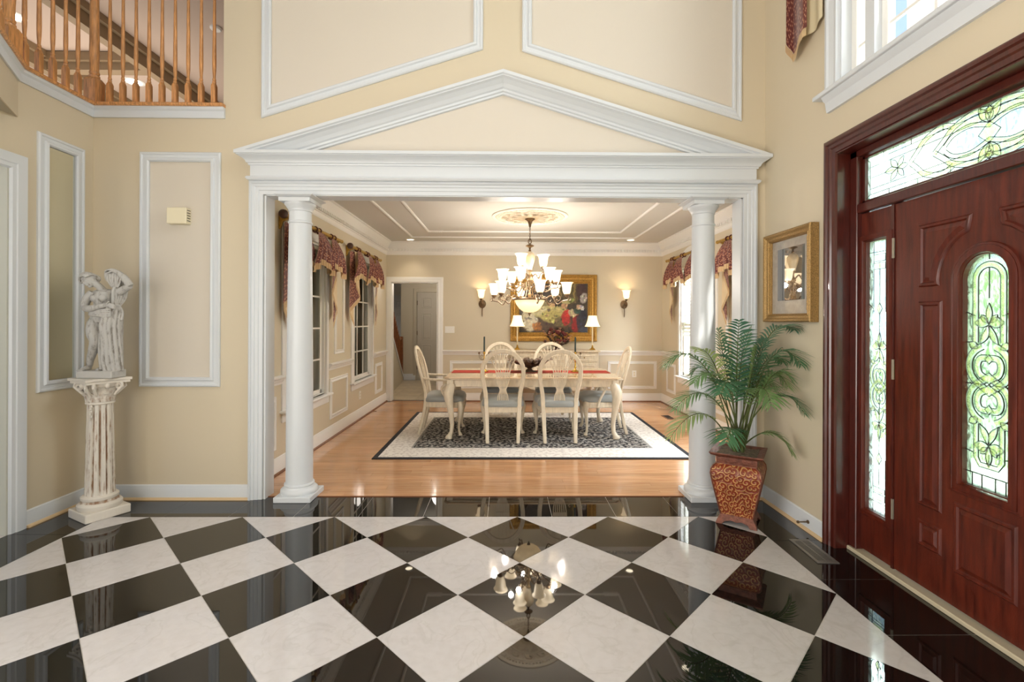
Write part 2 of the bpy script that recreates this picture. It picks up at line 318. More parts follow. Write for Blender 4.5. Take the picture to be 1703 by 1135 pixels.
def pane_mat(name, tint, gloss=.06, rough=0.0, milky=0.0, wave=0, wcol=(1, 1, 1)):
    m = bpy.data.materials.new(name); m.use_nodes = True; t = m.node_tree; t.nodes.clear()
    out = t.nodes.new('ShaderNodeOutputMaterial'); tr = t.nodes.new('ShaderNodeBsdfTransparent'); gl = t.nodes.new('ShaderNodeBsdfGlossy'); gl.inputs['Roughness'].default_value = rough
    tr.inputs[0].default_value = (*tint, 1)
    fr = t.nodes.new('ShaderNodeFresnel'); fr.inputs[0].default_value = 1.5
    mx = t.nodes.new('ShaderNodeMixShader'); src = tr.outputs[0]
    if milky or wave:
        tl = t.nodes.new('ShaderNodeBsdfTranslucent'); tl.inputs[0].default_value = (*wcol, 1); m1 = t.nodes.new('ShaderNodeMixShader'); m1.inputs[0].default_value = milky
        t.links.new(tr.outputs[0], m1.inputs[1]); t.links.new(tl.outputs[0], m1.inputs[2]); src = m1.outputs[0]
        if wave:
            tc = t.nodes.new('ShaderNodeTexCoord'); wv = t.nodes.new('ShaderNodeTexNoise'); wv.inputs['Scale'].default_value = wave; wv.inputs['Distortion'].default_value = 2.5
            mp = t.nodes.new('ShaderNodeMapping'); mp.inputs['Scale'].default_value = (1, 3, 1.2); mp.inputs['Rotation'].default_value = (.5, 0, 0)
            t.links.new(tc.outputs['Object'], mp.inputs[0]); t.links.new(mp.outputs[0], wv.inputs['Vector'])
            r = t.nodes.new('ShaderNodeMapRange'); r.inputs['From Min'].default_value = .4; r.inputs['From Max'].default_value = .62; r.inputs['To Min'].default_value = milky * .3; r.inputs['To Max'].default_value = min(1, milky * 2)
            t.links.new(wv.outputs['Fac'], r.inputs['Value']); t.links.new(r.outputs[0], m1.inputs[0])
    ml = t.nodes.new('ShaderNodeMath'); ml.operation = 'MULTIPLY'; ml.inputs[1].default_value = gloss / .04; t.links.new(fr.outputs[0], ml.inputs[0])
    ge = t.nodes.new('ShaderNodeNewGeometry'); iv = t.nodes.new('ShaderNodeMath'); iv.operation = 'SUBTRACT'; iv.inputs[0].default_value = 1; t.links.new(ge.outputs['Backfacing'], iv.inputs[1])
    m2 = t.nodes.new('ShaderNodeMath'); m2.operation = 'MULTIPLY'; t.links.new(ml.outputs[0], m2.inputs[0]); t.links.new(iv.outputs[0], m2.inputs[1]); ml = m2
    t.links.new(ml.outputs[0], mx.inputs[0]); t.links.new(src, mx.inputs[1]); t.links.new(gl.outputs[0], mx.inputs[2]); t.links.new(mx.outputs[0], out.inputs[0])
    return m
M['glass'] = pane_mat('clear_window_glass', (.97, .98, .98), .04)
M['darkglass'] = pane_mat('sunroom_window_glass', (.80, .82, .78), .05)
M['streak'] = pane_mat('streaky_leaded_glass', (.90, 1.0, .95), .04, .05, .40, 9, (.85, .97, .95))
M['streakgreen'] = pane_mat('green_streaky_glass', (.80, .95, .82), .04, .05, .36, 9, (.82, .96, .86))
M['bevel'] = pane_mat('lawn_tinted_bevel_glass', (1.0, 1.0, .62), .07, .08, .36, 60, (1, 1, .62))  # yellow tint stands in for the lawn reflected in the clear glass
M['bevelwhite'] = pane_mat('bevelled_white_glass_edge', (1, 1, 1), .07, .1, .62, 0, (1, 1, 1))
def mirror_mat(name, tint, rough):
    m = bpy.data.materials.new(name); m.use_nodes = True; t = m.node_tree; b = t.nodes['Principled BSDF']
    b.inputs['Base Color'].default_value = (*tint, 1); b.inputs['Metallic'].default_value = 1; b.inputs['Roughness'].default_value = rough
    return m
M['mirror'] = mirror_mat('niche_mirror', (.72, .74, .66), .01)
m_, t_, b_ = newmat('glazed_dark_print'); b_.inputs['Base Color'].default_value = (.045, .035, .028, 1); b_.inputs['Roughness'].default_value = .02
b_.inputs['Specular IOR Level'].default_value = 1.0; b_.inputs['IOR'].default_value = 2.3; M['darkprint'] = m_
M['matboard'] = mat('grey_patterned_mat', (176, 166, 154), .12, nscale=22, namt=.12)
# ---------------------------------------------------------------- mesh tools
class MB:
    def __init__(s): s.v = []; s.f = []; s.m = []; s.uv = {}; s.T = Matrix()
    def add(s, vs, fs, mi=0):
        b = len(s.v); s.v += [tuple(s.T @ Vector(p)) for p in vs]
        for f in fs: s.f.append(tuple(b + i for i in f)); s.m.append(mi)
        return s
    def box(s, a, b, mi=0):
        x0, y0, z0 = a; x1, y1, z1 = b
        if x0 > x1: x0, x1 = x1, x0
        if y0 > y1: y0, y1 = y1, y0
        if z0 > z1: z0, z1 = z1, z0
        return s.add([(x0, y0, z0), (x1, y0, z0), (x1, y1, z0), (x0, y1, z0), (x0, y0, z1), (x1, y0, z1), (x1, y1, z1), (x0, y1, z1)],
                     [(3, 2, 1, 0), (4, 5, 6, 7), (0, 1, 5, 4), (1, 2, 6, 5), (2, 3, 7, 6), (3, 0, 4, 7)], mi)
    def cbox(s, c, d, mi=0):
        return s.box([c[i] - d[i] / 2 for i in range(3)], [c[i] + d[i] / 2 for i in range(3)], mi)
    def frustum(s, a0, a1, z0, b0, b1, z1, mi=0):
        """box whose top rectangle (b0,b1) differs from the bottom (a0,a1)"""
        return s.add([(a0[0], a0[1], z0), (a1[0], a0[1], z0), (a1[0], a1[1], z0), (a0[0], a1[1], z0),
                      (b0[0], b0[1], z1), (b1[0], b0[1], z1), (b1[0], b1[1], z1), (b0[0], b1[1], z1)],
                     [(3, 2, 1, 0), (4, 5, 6, 7), (0, 1, 5, 4), (1, 2, 6, 5), (2, 3, 7, 6), (3, 0, 4, 7)], mi)
    def lathe(s, prof, c=(0, 0, 0), n=24, mi=0, sq=None, caps=True, sx=1, sy=1):
        vs = []; fs = []; k = len(prof)
        for r, z in prof:
            for i in range(n):
                a = 2 * pi * i / n
                q = 1
                if sq:
                    ca, sa = abs(cos(a)), abs(sin(a)); q = 1 / ((ca ** sq + sa ** sq) ** (1 / sq))
                vs.append((c[0] + r * q * cos(a) * sx, c[1] + r * q * sin(a) * sy, c[2] + z))
        for j in range(k - 1):
            for i in range(n):
                fs.append((j * n + i, j * n + (i + 1) % n, (j + 1) * n + (i + 1) % n, (j + 1) * n + i))
        if caps:
            if prof[0][0] > 1e-5: fs.append(tuple(range(n))[::-1])
            if prof[-1][0] > 1e-5: fs.append(tuple((k - 1) * n + i for i in range(n)))
        return s.add(vs, fs, mi)
    def ring(s, prof_pts, n=32, c=(0, 0, 0), mi=0):
        """closed profile turned round Z"""
        vs = []; fs = []; k = len(prof_pts)
        for i in range(n):
            a = 2 * pi * i / n
            for r, z in prof_pts: vs.append((c[0] + r * cos(a), c[1] + r * sin(a), c[2] + z))
        for i in range(n):
            for j in range(k): fs.append((i * k + j, ((i + 1) % n) * k + j, ((i + 1) % n) * k + (j + 1) % k, i * k + (j + 1) % k))
        return s.add(vs, fs, mi)
    def tube(s, pts, r, n=8, mi=0, closed=False, flat=1.0, up=None):
        """tube along points; r number or list; flat squashes the second cross axis"""
        P = [Vector(p) for p in pts]; k = len(P); rs = r if isinstance(r, (list, tuple)) else [r] * k
        vs = []; fs = []; pn = None
        for i in range(k):
            if closed: t = P[(i + 1) % k] - P[i - 1]
            else: t = P[min(i + 1, k - 1)] - P[max(i - 1, 0)]
            if t.length < 1e-9: t = Vector((0, 0, 1))
            t.normalize()
            if up is not None:
                a = Vector(up) - t * t.dot(Vector(up))
                if a.length < 1e-4: a = t.orthogonal()
            elif pn is None: a = t.orthogonal()
            else:
                a = pn - t * t.dot(pn)
                if a.length < 1e-6: a = t.orthogonal()
            a.normalize(); pn = a; b = t.cross(a)
            for j in range(n):
                q = 2 * pi * j / n
                vs.append(tuple(P[i] + a * (cos(q) * rs[i]) + b * (sin(q) * rs[i] * flat)))
        for i in range(k if closed else k - 1):
            i2 = (i + 1) % k
            for j in range(n): fs.append((i * n + j, i * n + (j + 1) % n, i2 * n + (j + 1) % n, i2 * n + j))
        if not closed: fs.append(tuple(range(n))[::-1]); fs.append(tuple((k - 1) * n + j for j in range(n)))
        return s.add(vs, fs, mi)
    def bar(s, pts, w, t, N, mi=0):
        """rectangular bar along pts; width w sideways, thickness t along N (w may be a list)"""
        N = Vector(N).normalized(); ws = w if isinstance(w, (list, tuple)) else [w] * len(pts)
        P = [Vector(p) for p in pts]; vs = []; fs = []; k = len(P)
        for i in range(k):
            tt = (P[min(i + 1, k - 1)] - P[max(i - 1, 0)]).normalized(); sd = tt.cross(N)
            if sd.length < 1e-6: sd = N.orthogonal()
            sd.normalize(); h = ws[i] / 2
            n2 = sd.cross(tt).normalized()
            vs += [tuple(P[i] - sd * h - n2 * t / 2), tuple(P[i] + sd * h - n2 * t / 2), tuple(P[i] + sd * h + n2 * t / 2), tuple(P[i] - sd * h + n2 * t / 2)]
        for i in range(k - 1):
            for j in range(4): fs.append((i * 4 + j, i * 4 + (j + 1) % 4, i * 4 + 4 + (j + 1) % 4, i * 4 + 4 + j))
        fs.append((3, 2, 1, 0)); fs.append(tuple(4 * (k - 1) + j for j in range(4)))
        return s.add(vs, fs, mi)
    def sweep(s, pts, prof, N, closed=False, mi=0):
        """mitred moulding: prof is a closed outline of (sideways, outward); sideways = N x tangent"""
        P = [Vector(p) for p in pts]; N = Vector(N).normalized(); k = len(P); vs = []; fs = []; m = len(prof)
        for i in range(k):
            t0 = (P[i] - P[i - 1]).normalized() if (closed or i > 0) else None
            t1 = (P[(i + 1) % k] - P[i]).normalized() if (closed or i < k - 1) else None
            if t0 is None: t0 = t1
            if t1 is None: t1 = t0
            s0 = N.cross(t0); s1 = N.cross(t1); mt = (s0 + s1) / (1 + s0.dot(s1))
            for a, b in prof: vs.append(tuple(P[i] + mt * a + N * b))
        for i in range(k if closed else k - 1):
            i2 = (i + 1) % k
            for j in range(m): fs.append((i * m + j, i * m + (j + 1) % m, i2 * m + (j + 1) % m, i2 * m + j))
        if not closed: fs.append(tuple(range(m))[::-1]); fs.append(tuple((k - 1) * m + j for j in range(m)))
        return s.add(vs, fs, mi)
    def prism(s, poly, ext, mi=0):
        """poly: list of 3D points in a plane; ext: extrusion vector"""
        n = len(poly); e = Vector(ext); vs = [tuple(Vector(p)) for p in poly] + [tuple(Vector(p) + e) for p in poly]
        fs = [tuple(range(n))[::-1], tuple(range(n, 2 * n))] + [(i, (i + 1) % n, n + (i + 1) % n, n + i) for i in range(n)]
        return s.add(vs, fs, mi)
    def ell(s, c, r, n=12, m=8, mi=0, rot=None):
        vs = []; fs = []; c = Vector(c); r = (r, r, r) if not isinstance(r, (tuple, list)) else r
        Q = rot.to_matrix() if rot is not None and hasattr(rot, 'to_matrix') else Matrix.Identity(3)
        for j in range(1, m):
            ph = pi * j / m
            for i in range(n):
                a = 2 * pi * i / n; vs.append(tuple(c + Q @ Vector((r[0] * sin(ph) * cos(a), r[1] * sin(ph) * sin(a), r[2] * cos(ph)))))
        vs.append(tuple(c + Q @ Vector((0, 0, r[2])))); vs.append(tuple(c + Q @ Vector((0, 0, -r[2])))); tp = len(vs) - 2
        for j in range(m - 2):
            for i in range(n): fs.append((j * n + i, (j + 1) * n + i, (j + 1) * n + (i + 1) % n, j * n + (i + 1) % n))
        for i in range(n): fs.append((i, (i + 1) % n, tp)); fs.append(((m - 2) * n + (i + 1) % n, (m - 2) * n + i, tp + 1))
        return s.add(vs, fs, mi)
    def grid(s, nu, nv, fn, mi=0, uvs=None):
        b = len(s.v); vs = [fn(i / nu, j / nv) for j in range(nv + 1) for i in range(nu + 1)]
        s.v += [tuple(s.T @ Vector(p)) for p in vs]
        for j in range(nv):
            for i in range(nu):
                q = [j * (nu + 1) + i, j * (nu + 1) + i + 1, (j + 1) * (nu + 1) + i + 1, (j + 1) * (nu + 1) + i]
                s.f.append(tuple(b + x for x in q)); s.m.append(mi)
        if uvs is not None:
            for j in range(nv + 1):
                for i in range(nu + 1): s.uv[b + j * (nu + 1) + i] = uvs(i / nu, j / nv)
        return s
    def build(s, name, mats, parent=None, smooth=None, bevel=0, loc=None, rotz=0, fix=True, segs=1, **props):
        me = bpy.data.meshes.new(name); me.from_pydata(s.v, [], s.f)
        for m in (mats if isinstance(mats, (list, tuple)) else [mats]): me.materials.append(M[m] if isinstance(m, str) else m)
        me.polygons.foreach_set('material_index', s.m)
        if s.uv:
            ul = me.uv_layers.new(name='UVMap')
            for lp in me.loops: ul.data[lp.index].uv = s.uv.get(lp.vertex_index, (0, 0))
        if fix:
            bm = bmesh.new(); bm.from_mesh(me); bmesh.ops.recalc_face_normals(bm, faces=bm.faces); bm.to_mesh(me); bm.free()
        if smooth:
            me.polygons.foreach_set('use_smooth', [True] * len(me.polygons)); me.set_sharp_from_angle(angle=R(smooth))
        me.update()
        o = bpy.data.objects.new(name, me); col.objects.link(o)
        if bevel:
            b = o.modifiers.new('bevel', 'BEVEL'); b.width = bevel; b.segments = segs; b.limit_method = 'ANGLE'; b.angle_limit = R(40)
        if parent: o.parent = parent
        if loc is not None: o.location = loc
        if rotz: o.rotation_euler.z = rotz
        for k, v in props.items(): o[k] = v
        return o
def tag(o, label=None, category=None, group=None, kind=None):
    if label: o['label'] = label
    if category: o['category'] = category
    if group: o['group'] = group
    if kind: o['kind'] = kind
    return o
def thing(name, label, cat, loc=(0, 0, 0), rz=0, group=None):
    o = bpy.data.objects.new(name, None); o.empty_display_size = .05; col.objects.link(o); o.location = loc; o.rotation_euler = (0, 0, rz)
    return tag(o, label, cat, group)
def copy_tree(o, parent=None, kids=None):
    kids = kids or {}
    c = o.copy(); col.objects.link(c)
    if parent: c.parent = parent
    for ch in [x for x in bpy.data.objects if x.parent == o]: copy_tree(ch, c)
    return c
def struct(o): o['kind'] = 'structure'; return o
def smoothpath(P, n=6, closed=False):
    P = [Vector(p) for p in P]; out = []; k = len(P)
    for i in range(k if closed else k - 1):
        if closed: a, b, c, d = P[i - 1], P[i], P[(i + 1) % k], P[(i + 2) % k]
        else: a, b, c, d = P[max(i - 1, 0)], P[i], P[i + 1], P[min(i + 2, k - 1)]
        for j in range(n):
            t = j / n; out.append(.5 * ((2 * b) + (c - a) * t + (2 * a - 5 * b + 4 * c - d) * t * t + (3 * b - a - 3 * c + d) * t ** 3))
    if not closed: out.append(P[-1])
    return out
def lerp(a, b, t): return a + (b - a) * t
def interp(tab, x):
    for (x0, y0), (x1, y1) in zip(tab, tab[1:]):
        if x <= x1: return lerp(y0, y1, max(0, (x - x0) / (x1 - x0)))
    return tab[-1][1]

PANEL = [(0, 0), (0, .012), (.008, .02), (.018, .02), (.024, .012), (.044, .012), (.052, .024), (.066, .026), (.075, .016), (.075, 0)]
PANELS = [(0, 0), (0, .008), (.006, .014), (.014, .008), (.030, .008), (.036, .017), (.046, .017), (.05, .010), (.05, 0)]
BASE = [(0, 0), (0, .016), (.085, .016), (.098, .011), (.104, .011), (.112, .005), (.112, 0)]
def framed(name, pts, N, prof, m, kind='structure', parent=None):
    """moulding frame whose outer edge is pts"""
    b = MB(); P = [Vector(p) for p in pts]; c = sum(P, Vector()) / len(P)
    sd = Vector(N).cross(P[1] - P[0])
    if sd.dot(c - P[0]) < 0: P.reverse()
    b.sweep(P, prof, N, closed=True)
    o = b.build(name, m, parent)
    if kind: o['kind'] = kind
    return o
# ================================================================ STRUCTURE
# plan: x right, y away from camera. foyer x -3.2..2.03, portal wall at y 3.74..3.86, dining room x -2.07..2.70, y 3.86..8.27
YF, YB = 3.74, 3.86
XL, XR = -3.2, 2.03
DL, DR, DB = -2.07, 2.70, 8.27
ZC, ZT, ZU = 2.74, 5.7, 3.03
def wallbox(name, boxes, m='wall', parent=None):
    b = MB()
    for a, c in boxes: b.box(a, c)
    return struct(b.build(name, m, parent))
# floor slab with grout colour, pieces laid on it
fl = MB(); fl.box((-6.5, -3.4, -.08), (2.5, 3.78, -.0015)); floor = struct(fl.build('floor', 'grout'))
fd = MB(); fd.box((DL - .1, 3.78, -.08), (DR + .1, 8.4, -.0105)); floor2 = struct(fd.build('floor_dining', 'oakshoe'))

def clip(poly, x0, x1, y0, y1):
    def cut(p, f, inter):
        out = []
        for i in range(len(p)):
            a, b = p[i - 1], p[i]
            if f(b):
                if not f(a): out.append(inter(a, b))
                out.append(b)
            elif f(a): out.append(inter(a, b))
        return out
    def ix(x): return lambda a, b: (x, a[1] + (b[1] - a[1]) * (x - a[0]) / (b[0] - a[0]))
    def iy(y): return lambda a, b: (a[0] + (b[0] - a[0]) * (y - a[1]) / (b[1] - a[1]), y)
    for f, it in ((lambda p: p[0] >= x0 - 1e-9, ix(x0)), (lambda p: p[0] <= x1 + 1e-9, ix(x1)), (lambda p: p[1] >= y0 - 1e-9, iy(y0)), (lambda p: p[1] <= y1 + 1e-9, iy(y1))):
        if not poly: return poly
        poly = cut(poly, f, it)
    return poly
D = .645; X0 = .083; Y0 = 3.395; LB, RB = X0 - 4.5 * D, X0 + 2.5 * D
def tile(poly, m):
    a = 0
    for i in range(len(poly)): a += poly[i - 1][0] * poly[i][1] - poly[i][0] * poly[i - 1][1]
    if len(poly) < 3 or abs(a) < .004: return
    cx = sum(p[0] for p in poly) / len(poly); cy_ = sum(p[1] for p in poly) / len(poly)
    b = MB(); b.prism([(p[0] - cx, p[1] - cy_, -.006) for p in poly], (0, 0, .006))
    b.build('tile', m, floor, loc=(cx, cy_, 0))
h = D / 2 - .0022
def dia(cx, cy_, m):
    tile(clip([(cx - h, cy_), (cx, cy_ - h), (cx + h, cy_), (cx, cy_ + h)], LB + .001, RB - .001, .2, Y0 - .0015), m)
for r_ in range(6):
    for c in range(-5, 4):
        dia(X0 + D * c, Y0 - D / 2 - D * r_, 'blacktile')
        dia(X0 + D * (c + .5), Y0 - D * r_, 'whitetile')
# black border slabs (grout lines every .457)
bl = MB(); bl.box((XL, .2, -.03), (LB, 3.78, -.003)); bl.box((LB, Y0, -.03), (RB, 3.78, -.003)); bl.box((RB, .2, -.03), (2.3, 3.78, -.003))
g_ = bl.build('border_bed', 'grout', floor)
g = .0016
def rect(x0, x1, y0, y1):
    if x1 - x0 > .03 and y1 - y0 > .03: tile([(x0 + g, y0 + g), (x1 - g, y0 + g), (x1 - g, y1 - g), (x0 + g, y1 - g)], 'blacktile')
xs = [LB + .0] + [-1.955 - .457 + .457 * i for i in range(0, 9)]; xs = [x for x in xs if x <= RB - .05] + [RB]
for a, c in zip(xs, xs[1:]): rect(a, c, Y0, 3.775)
ys = [3.775] + [3.02 - .457 * i for i in range(0, 7)]
for a, c in zip(ys, ys[1:]):
    rect(RB, 2.02 + .12, c, a)
for a, c in zip([3.775] + [3.12 - .457 * i for i in range(7)], [3.12 - .457 * i for i in range(7)]): rect(XL, LB, c, a)
# oak planks across the dining room
y = 3.782; row = 0; PW = (DB - 3.782) / 54
while row < 54:
    x = DL - random.uniform(0, 1.4)
    while x < DR:
        L = random.uniform(1.1, 2.0); a, c = max(x, DL), min(x + L, DR)
        if c - a > .12:
            b = MB(); b.cbox((0, 0, -.006), (c - a - .0012, PW - .0012, .012)); b.build('plank', 'plank', floor2, loc=((a + c) / 2, y + PW / 2, 0))
        x += L
    y += PW; row += 1
b = MB(); b.tube([(DL, 3.783, -.001), (-1.77, 3.783, -.001)], .008, 6); b.tube([(-1.48, 3.783, -.001), (1.41, 3.783, -.001)], .008, 6); b.tube([(1.70, 3.783, -.001), (1.83, 3.783, -.001)], .008, 6)
struct(b.build('trim_1', 'oakshoe'))

# portal wall with the wide opening and the balcony opening at upper left
OL, OR, OT = -1.875, 1.845, 2.366
wf = wallbox('wall_front', [((XL - .12, YF, 0), (OL, YB, 2.95)), ((OR, YF, 0), (DR + .15, YB, OT)), ((OL, YF, OT), (DR + .15, YB, 2.95)),
                            ((-2.2, YF, 2.95), (DR + .15, YB, ZT))])
wallbox('wall_left', [((XL - .12, 3.12, 0), (XL, YB, 2.95)), ((XL - .12, -3.3, 2.46), (XL, 3.12, 2.95)), ((XL - .12, -3.3, 0), (XL, 1.9, 2.46)), ((XL - .12, -3.3, 2.95), (XL, 1.2, ZT))])
# right wall: openings for the door set and the tall window over it
wr_ = wallbox('wall_right', [((XR, 2.93, 0), (XR + .14, YF + .1, ZT)), ((XR, 1.29, 2.43), (XR + .14, 2.93, 2.80)), ((XR, -3.3, 0), (XR + .14, 1.29, ZT)), ((XR, 1.29, 4.9), (XR + .14, 2.93, ZT)),
                             ((XR, 1.29, 2.8), (XR + .14, 1.33, 4.9)), ((XR, 2.90, 2.8), (XR + .14, 2.93, 4.9))])
wallbox('wall_rear', [((XL - .2, -3.4, 0), (XR + .14, -3.25, ZT))])
wallbox('ceiling_foyer', [((-9, -3.4, ZT), (2.3, YB, ZT + .1))], 'ceil')
# upper hall
wallbox('floor_upper_hall', [((-12, YB, 2.95), (-2.2, 14, ZU)), ((-12, -2, 2.95), (XL - .12, YB, ZU)), ], 'greywall')
uh = wallbox('ceiling_upper_hall', [((-14, YB, 5.5), (-2.0, 15, 5.6)), ((-14, -2, 5.5), (XL - .12, YB, 5.6))], 'upceil')
wallbox('wall_upper_hall', [((-14, 14.9, 3), (-2, 15, 5.5)), ((-14.1, -2, 3), (-14, 15, 5.5)), ((-2.2, YB, 2.95), (-2.08, 14.9, 5.5))], 'upceil')
b = MB()
BM = [(0, 0), (0, .30), (.08, .30), (.10, .24), (.13, .24), (.16, .12), (.24, .06), (.26, .0)]
for x, y0, y1 in ((-5.5, 3.95, 14.8), (-7.1, 3.9, 14.8)):
    b.box((x - .13, y0, 5.22), (x + .0, y1, 5.5)); b.box((x - .01, y0, 5.40), (x + .06, y1, 5.5))
b.box((-7.15, 7.46, 5.24), (-5.57, 7.62, 5.49)); b.box((-7.15, 7.40, 5.36), (-5.57, 7.7, 5.49))
struct(b.build('trim_2', 'beam'))

# dining room shell
W1, W2 = (4.53, 5.48), (6.50, 7.36)
WZ0, WZ1 = .56, 2.22
def side_wall(name, x0, x1, m):
    return wallbox(name, [((x0, YB, 0), (x1, DB + .12, WZ0)), ((x0, YB, WZ1), (x1, DB + .12, ZC)), ((x0, YB, WZ0), (x1, W1[0], WZ1)),
                          ((x0, W1[1], WZ0), (x1, W2[0], WZ1)), ((x0, W2[1], WZ0), (x1, DB + .12, WZ1))], m)
side_wall('wall_dining_left', DL - .12, DL, 'dinwall'); side_wall('wall_dining_right', DR, DR + .14, 'dinwall')
wallbox('wall_dining_back', [((DL, DB, 0), (-1.98, DB + .12, ZC)), ((-1.98, DB, 2.04), (-1.19, DB + .12, ZC)), ((-1.19, DB, 0), (DR, DB + .12, ZC))], 'dinwall')
wallbox('ceiling', [((DL - .12, YB, ZC), (DR + .14, DB + .12, ZC + .1))], 'ceil')

# crown moulding with dentils
CR = [(0, 0), (.115, 0), (.115, .018), (.10, .024), (.085, .05), (.055, .085), (.040, .105), (.034, .112), (.034, .165), (.022, .172), (.016, .20), (.006, .216), (0, .222)]
b = MB(); b.sweep([(DL, YB, ZC), (DL, DB, ZC), (DR, DB, ZC), (DR, YB, ZC)], CR, (0, 0, -1))
crown = struct(b.build('trim_3', 'dintrim', smooth=35))
dm = MB(); dm.cbox((0, 0, 0), (.024, .030, .036)); dproto = None
b = MB()
def dents(p0, p1, out):
    n = int((Vector(p1) - Vector(p0)).length / .052)
    for i in range(n):
        p = Vector(p0).lerp(Vector(p1), (i + .5) / n) + Vector(out) * .046
        b.cbox(p, (.03 if out[1] else .026, .026 if out[1] else .03, .036))
dents((DL, YB, ZC - .14), (DL, DB, ZC - .14), (1, 0, 0)); dents((DL, DB, ZC - .14), (DR, DB, ZC - .14), (0, -1, 0)); dents((DR, YB, ZC - .14), (DR, DB, ZC - .14), (-1, 0, 0))
o = b.build('dentils', 'dintrim', crown); o['kind'] = 'stuff'
# ceiling panel mouldings
CM = [(0, 0), (0, .012), (.008, .018), (.026, .018), (.034, .012), (.034, 0)]
for nm, (x0, x1, y0, y1) in (('trim_4', (-1.535, 2.085, 4.60, 7.72)), ('trim_5', (-1.195, 1.735, 5.10, 7.23))):
    framed(nm, [(x0, y0, ZC), (x1, y0, ZC), (x1, y1, ZC), (x0, y1, ZC)], (0, 0, -1), CM, 'dintrim')

# dining baseboards, chair rails, wainscot frames
DB_ = [(0, 0), (0, .018), (.11, .018), (.125, .010), (.14, .008), (.145, 0)]
SH = [(0, 0), (0, .020), (.008, .018), (.014, .010), (.016, 0)]
RAIL = [(0, 0), (0, .010), (.02, .014), (.035, .030), (.05, .034), (.062, .050), (.075, .052), (.082, .040), (.082, 0)]
def along(name, pts, prof, N, m, z):
    b = MB(); b.sweep([(p[0], p[1], z) for p in pts], prof, N); return struct(b.build(name, m, smooth=35))
def hsweep(name, segs, prof, m, z):
    """horizontal moulding on walls; segs: (p0,p1,outward)"""
    b = MB()
    for p0, p1, n in segs:
        n = Vector(n); P = [Vector((p0[0], p0[1], z)), Vector((p1[0], p1[1], z))]
        if n.cross(P[1] - P[0]).z < 0: P.reverse()
        b.sweep(P, prof, n)
    return struct(b.build(name, m, smooth=35))
E_ = .02
hsweep('baseboard_dining', [((DL, YB), (DL, DB), (1, 0, 0)), ((-1.09, DB), (DR, DB), (0, -1, 0)), ((DR, YB), (DR, DB), (-1, 0, 0))], DB_, 'dintrim', 0)
hsweep('trim_6', [((DL + .018, YB), (DL + .018, DB), (1, 0, 0)), ((-1.09, DB - .018), (DR - .018, DB - .018), (0, -1, 0)), ((DR - .018, YB), (DR - .018, DB), (-1, 0, 0))], SH, 'oakshoe', 0)
wm = .10
hsweep('trim_7', [((DL, YB), (DL, W1[0] - wm), (1, 0, 0)), ((DL, W1[1] + wm), (DL, W2[0] - wm), (1, 0, 0)), ((DL, W2[1] + wm), (DL, DB), (1, 0, 0)),
                  ((-1.09, DB), (DR, DB), (0, -1, 0)), ((DR, YB), (DR, W1[0] - wm), (-1, 0, 0)), ((DR, W1[1] + wm), (DR, W2[0] - wm), (-1, 0, 0)), ((DR, W2[1] + wm), (DR, DB), (-1, 0, 0))], RAIL, 'dintrim', .80)
n = 8
def sideframe(X, N, ya, yb, z0, z1):
    global n
    framed('trim_%d' % n, [(X, ya, z0), (X, yb, z0), (X, yb, z1), (X, ya, z1)], N, PANELS, 'dintrim'); n += 1
for X, N in ((DL, (1, 0, 0)), (DR, (-1, 0, 0))):
    sideframe(X, N, 4.00, 4.32, .22, .70); sideframe(X, N, 5.64, 6.26, .22, .70); sideframe(X, N, 7.58, 8.0, .22, .70)
    sideframe(X, N, 5.78, 6.12, .98, 2.2)
for xa, xb in ((-.97, .08), (.22, 1.55), (1.76, 2.61)):
    framed('trim_%d' % n, [(xa, DB, .22), (xb, DB, .22), (xb, DB, .70), (xa, DB, .70)], (0, -1, 0), PANELS, 'dintrim'); n += 1
# back doorway casing
CAS = [(0, 0), (0, .012), (.012, .018), (.05, .016), (.062, .022), (.085, .026), (.09, .02), (.09, 0)]
def casing(name, pts, N, m, prof=CAS, parent=None):
    """open casing: pts run along the outer edge"""
    P = [Vector(p) for p in pts]; mid = (P[0] + P[-1]) / 2
    if Vector(N).cross(P[1] - P[0]).dot(mid - P[0]) < 0: P.reverse()
    b = MB(); b.sweep(P, prof, N); return struct(b.build(name, m, parent, smooth=35))
casing('trim_30', [(-2.067, DB, 0), (-2.067, DB, 2.14), (-1.09, DB, 2.14), (-1.09, DB, 0)], (0, -1, 0), 'dintrim')
b = MB(); b.box((-1.985, DB - .01, 0), (-1.97, DB + .13, 2.05)); b.box((-1.20, DB - .01, 0), (-1.185, DB + .13, 2.05)); b.box((-1.985, DB - .01, 2.035), (-1.185, DB + .13, 2.05))
struct(b.build('trim_31', 'dintrim'))

# back hall beyond the doorway
wallbox('floor_back_hall', [((-4.2, DB + .12, -.06), (.5, 11.3, -.004))], 'dgrout')
bh = bpy.data.objects['floor_back_hall']
for i in range(8):
    for j in range(6):
        b = MB(); b.cbox((0, 0, -.003), (.455, .455, .006)); x, y = -3.2 + .46 * i, DB + .36 + .46 * j
        b.build('tile', 'halltile', bh, loc=(x, y, 0), smooth=None)
wallbox('wall_back_hall', [((-2.46, 11.2, 0), (.5, 11.3, ZC)), ((-4.2, 12.4, 0), (-2.4, 12.5, ZC)), ((-2.42, 11.3, 0), (-2.36, 12.4, ZC)), ((-.95, DB + .12, 0), (-.9, 11.2, ZC)), ((-4.2, DB + .12, 0), (-4.1, 12.4, ZC))], 'hallwall')
wallbox('ceiling_back_hall', [((-4.2, DB + .12, ZC), (.5, 12.4, ZC + .1))], 'ceil')
hsweep('baseboard_back_hall', [((-2.4, 11.2), (-.9, 11.2), (0, -1, 0))], DB_, 'trim', 0)
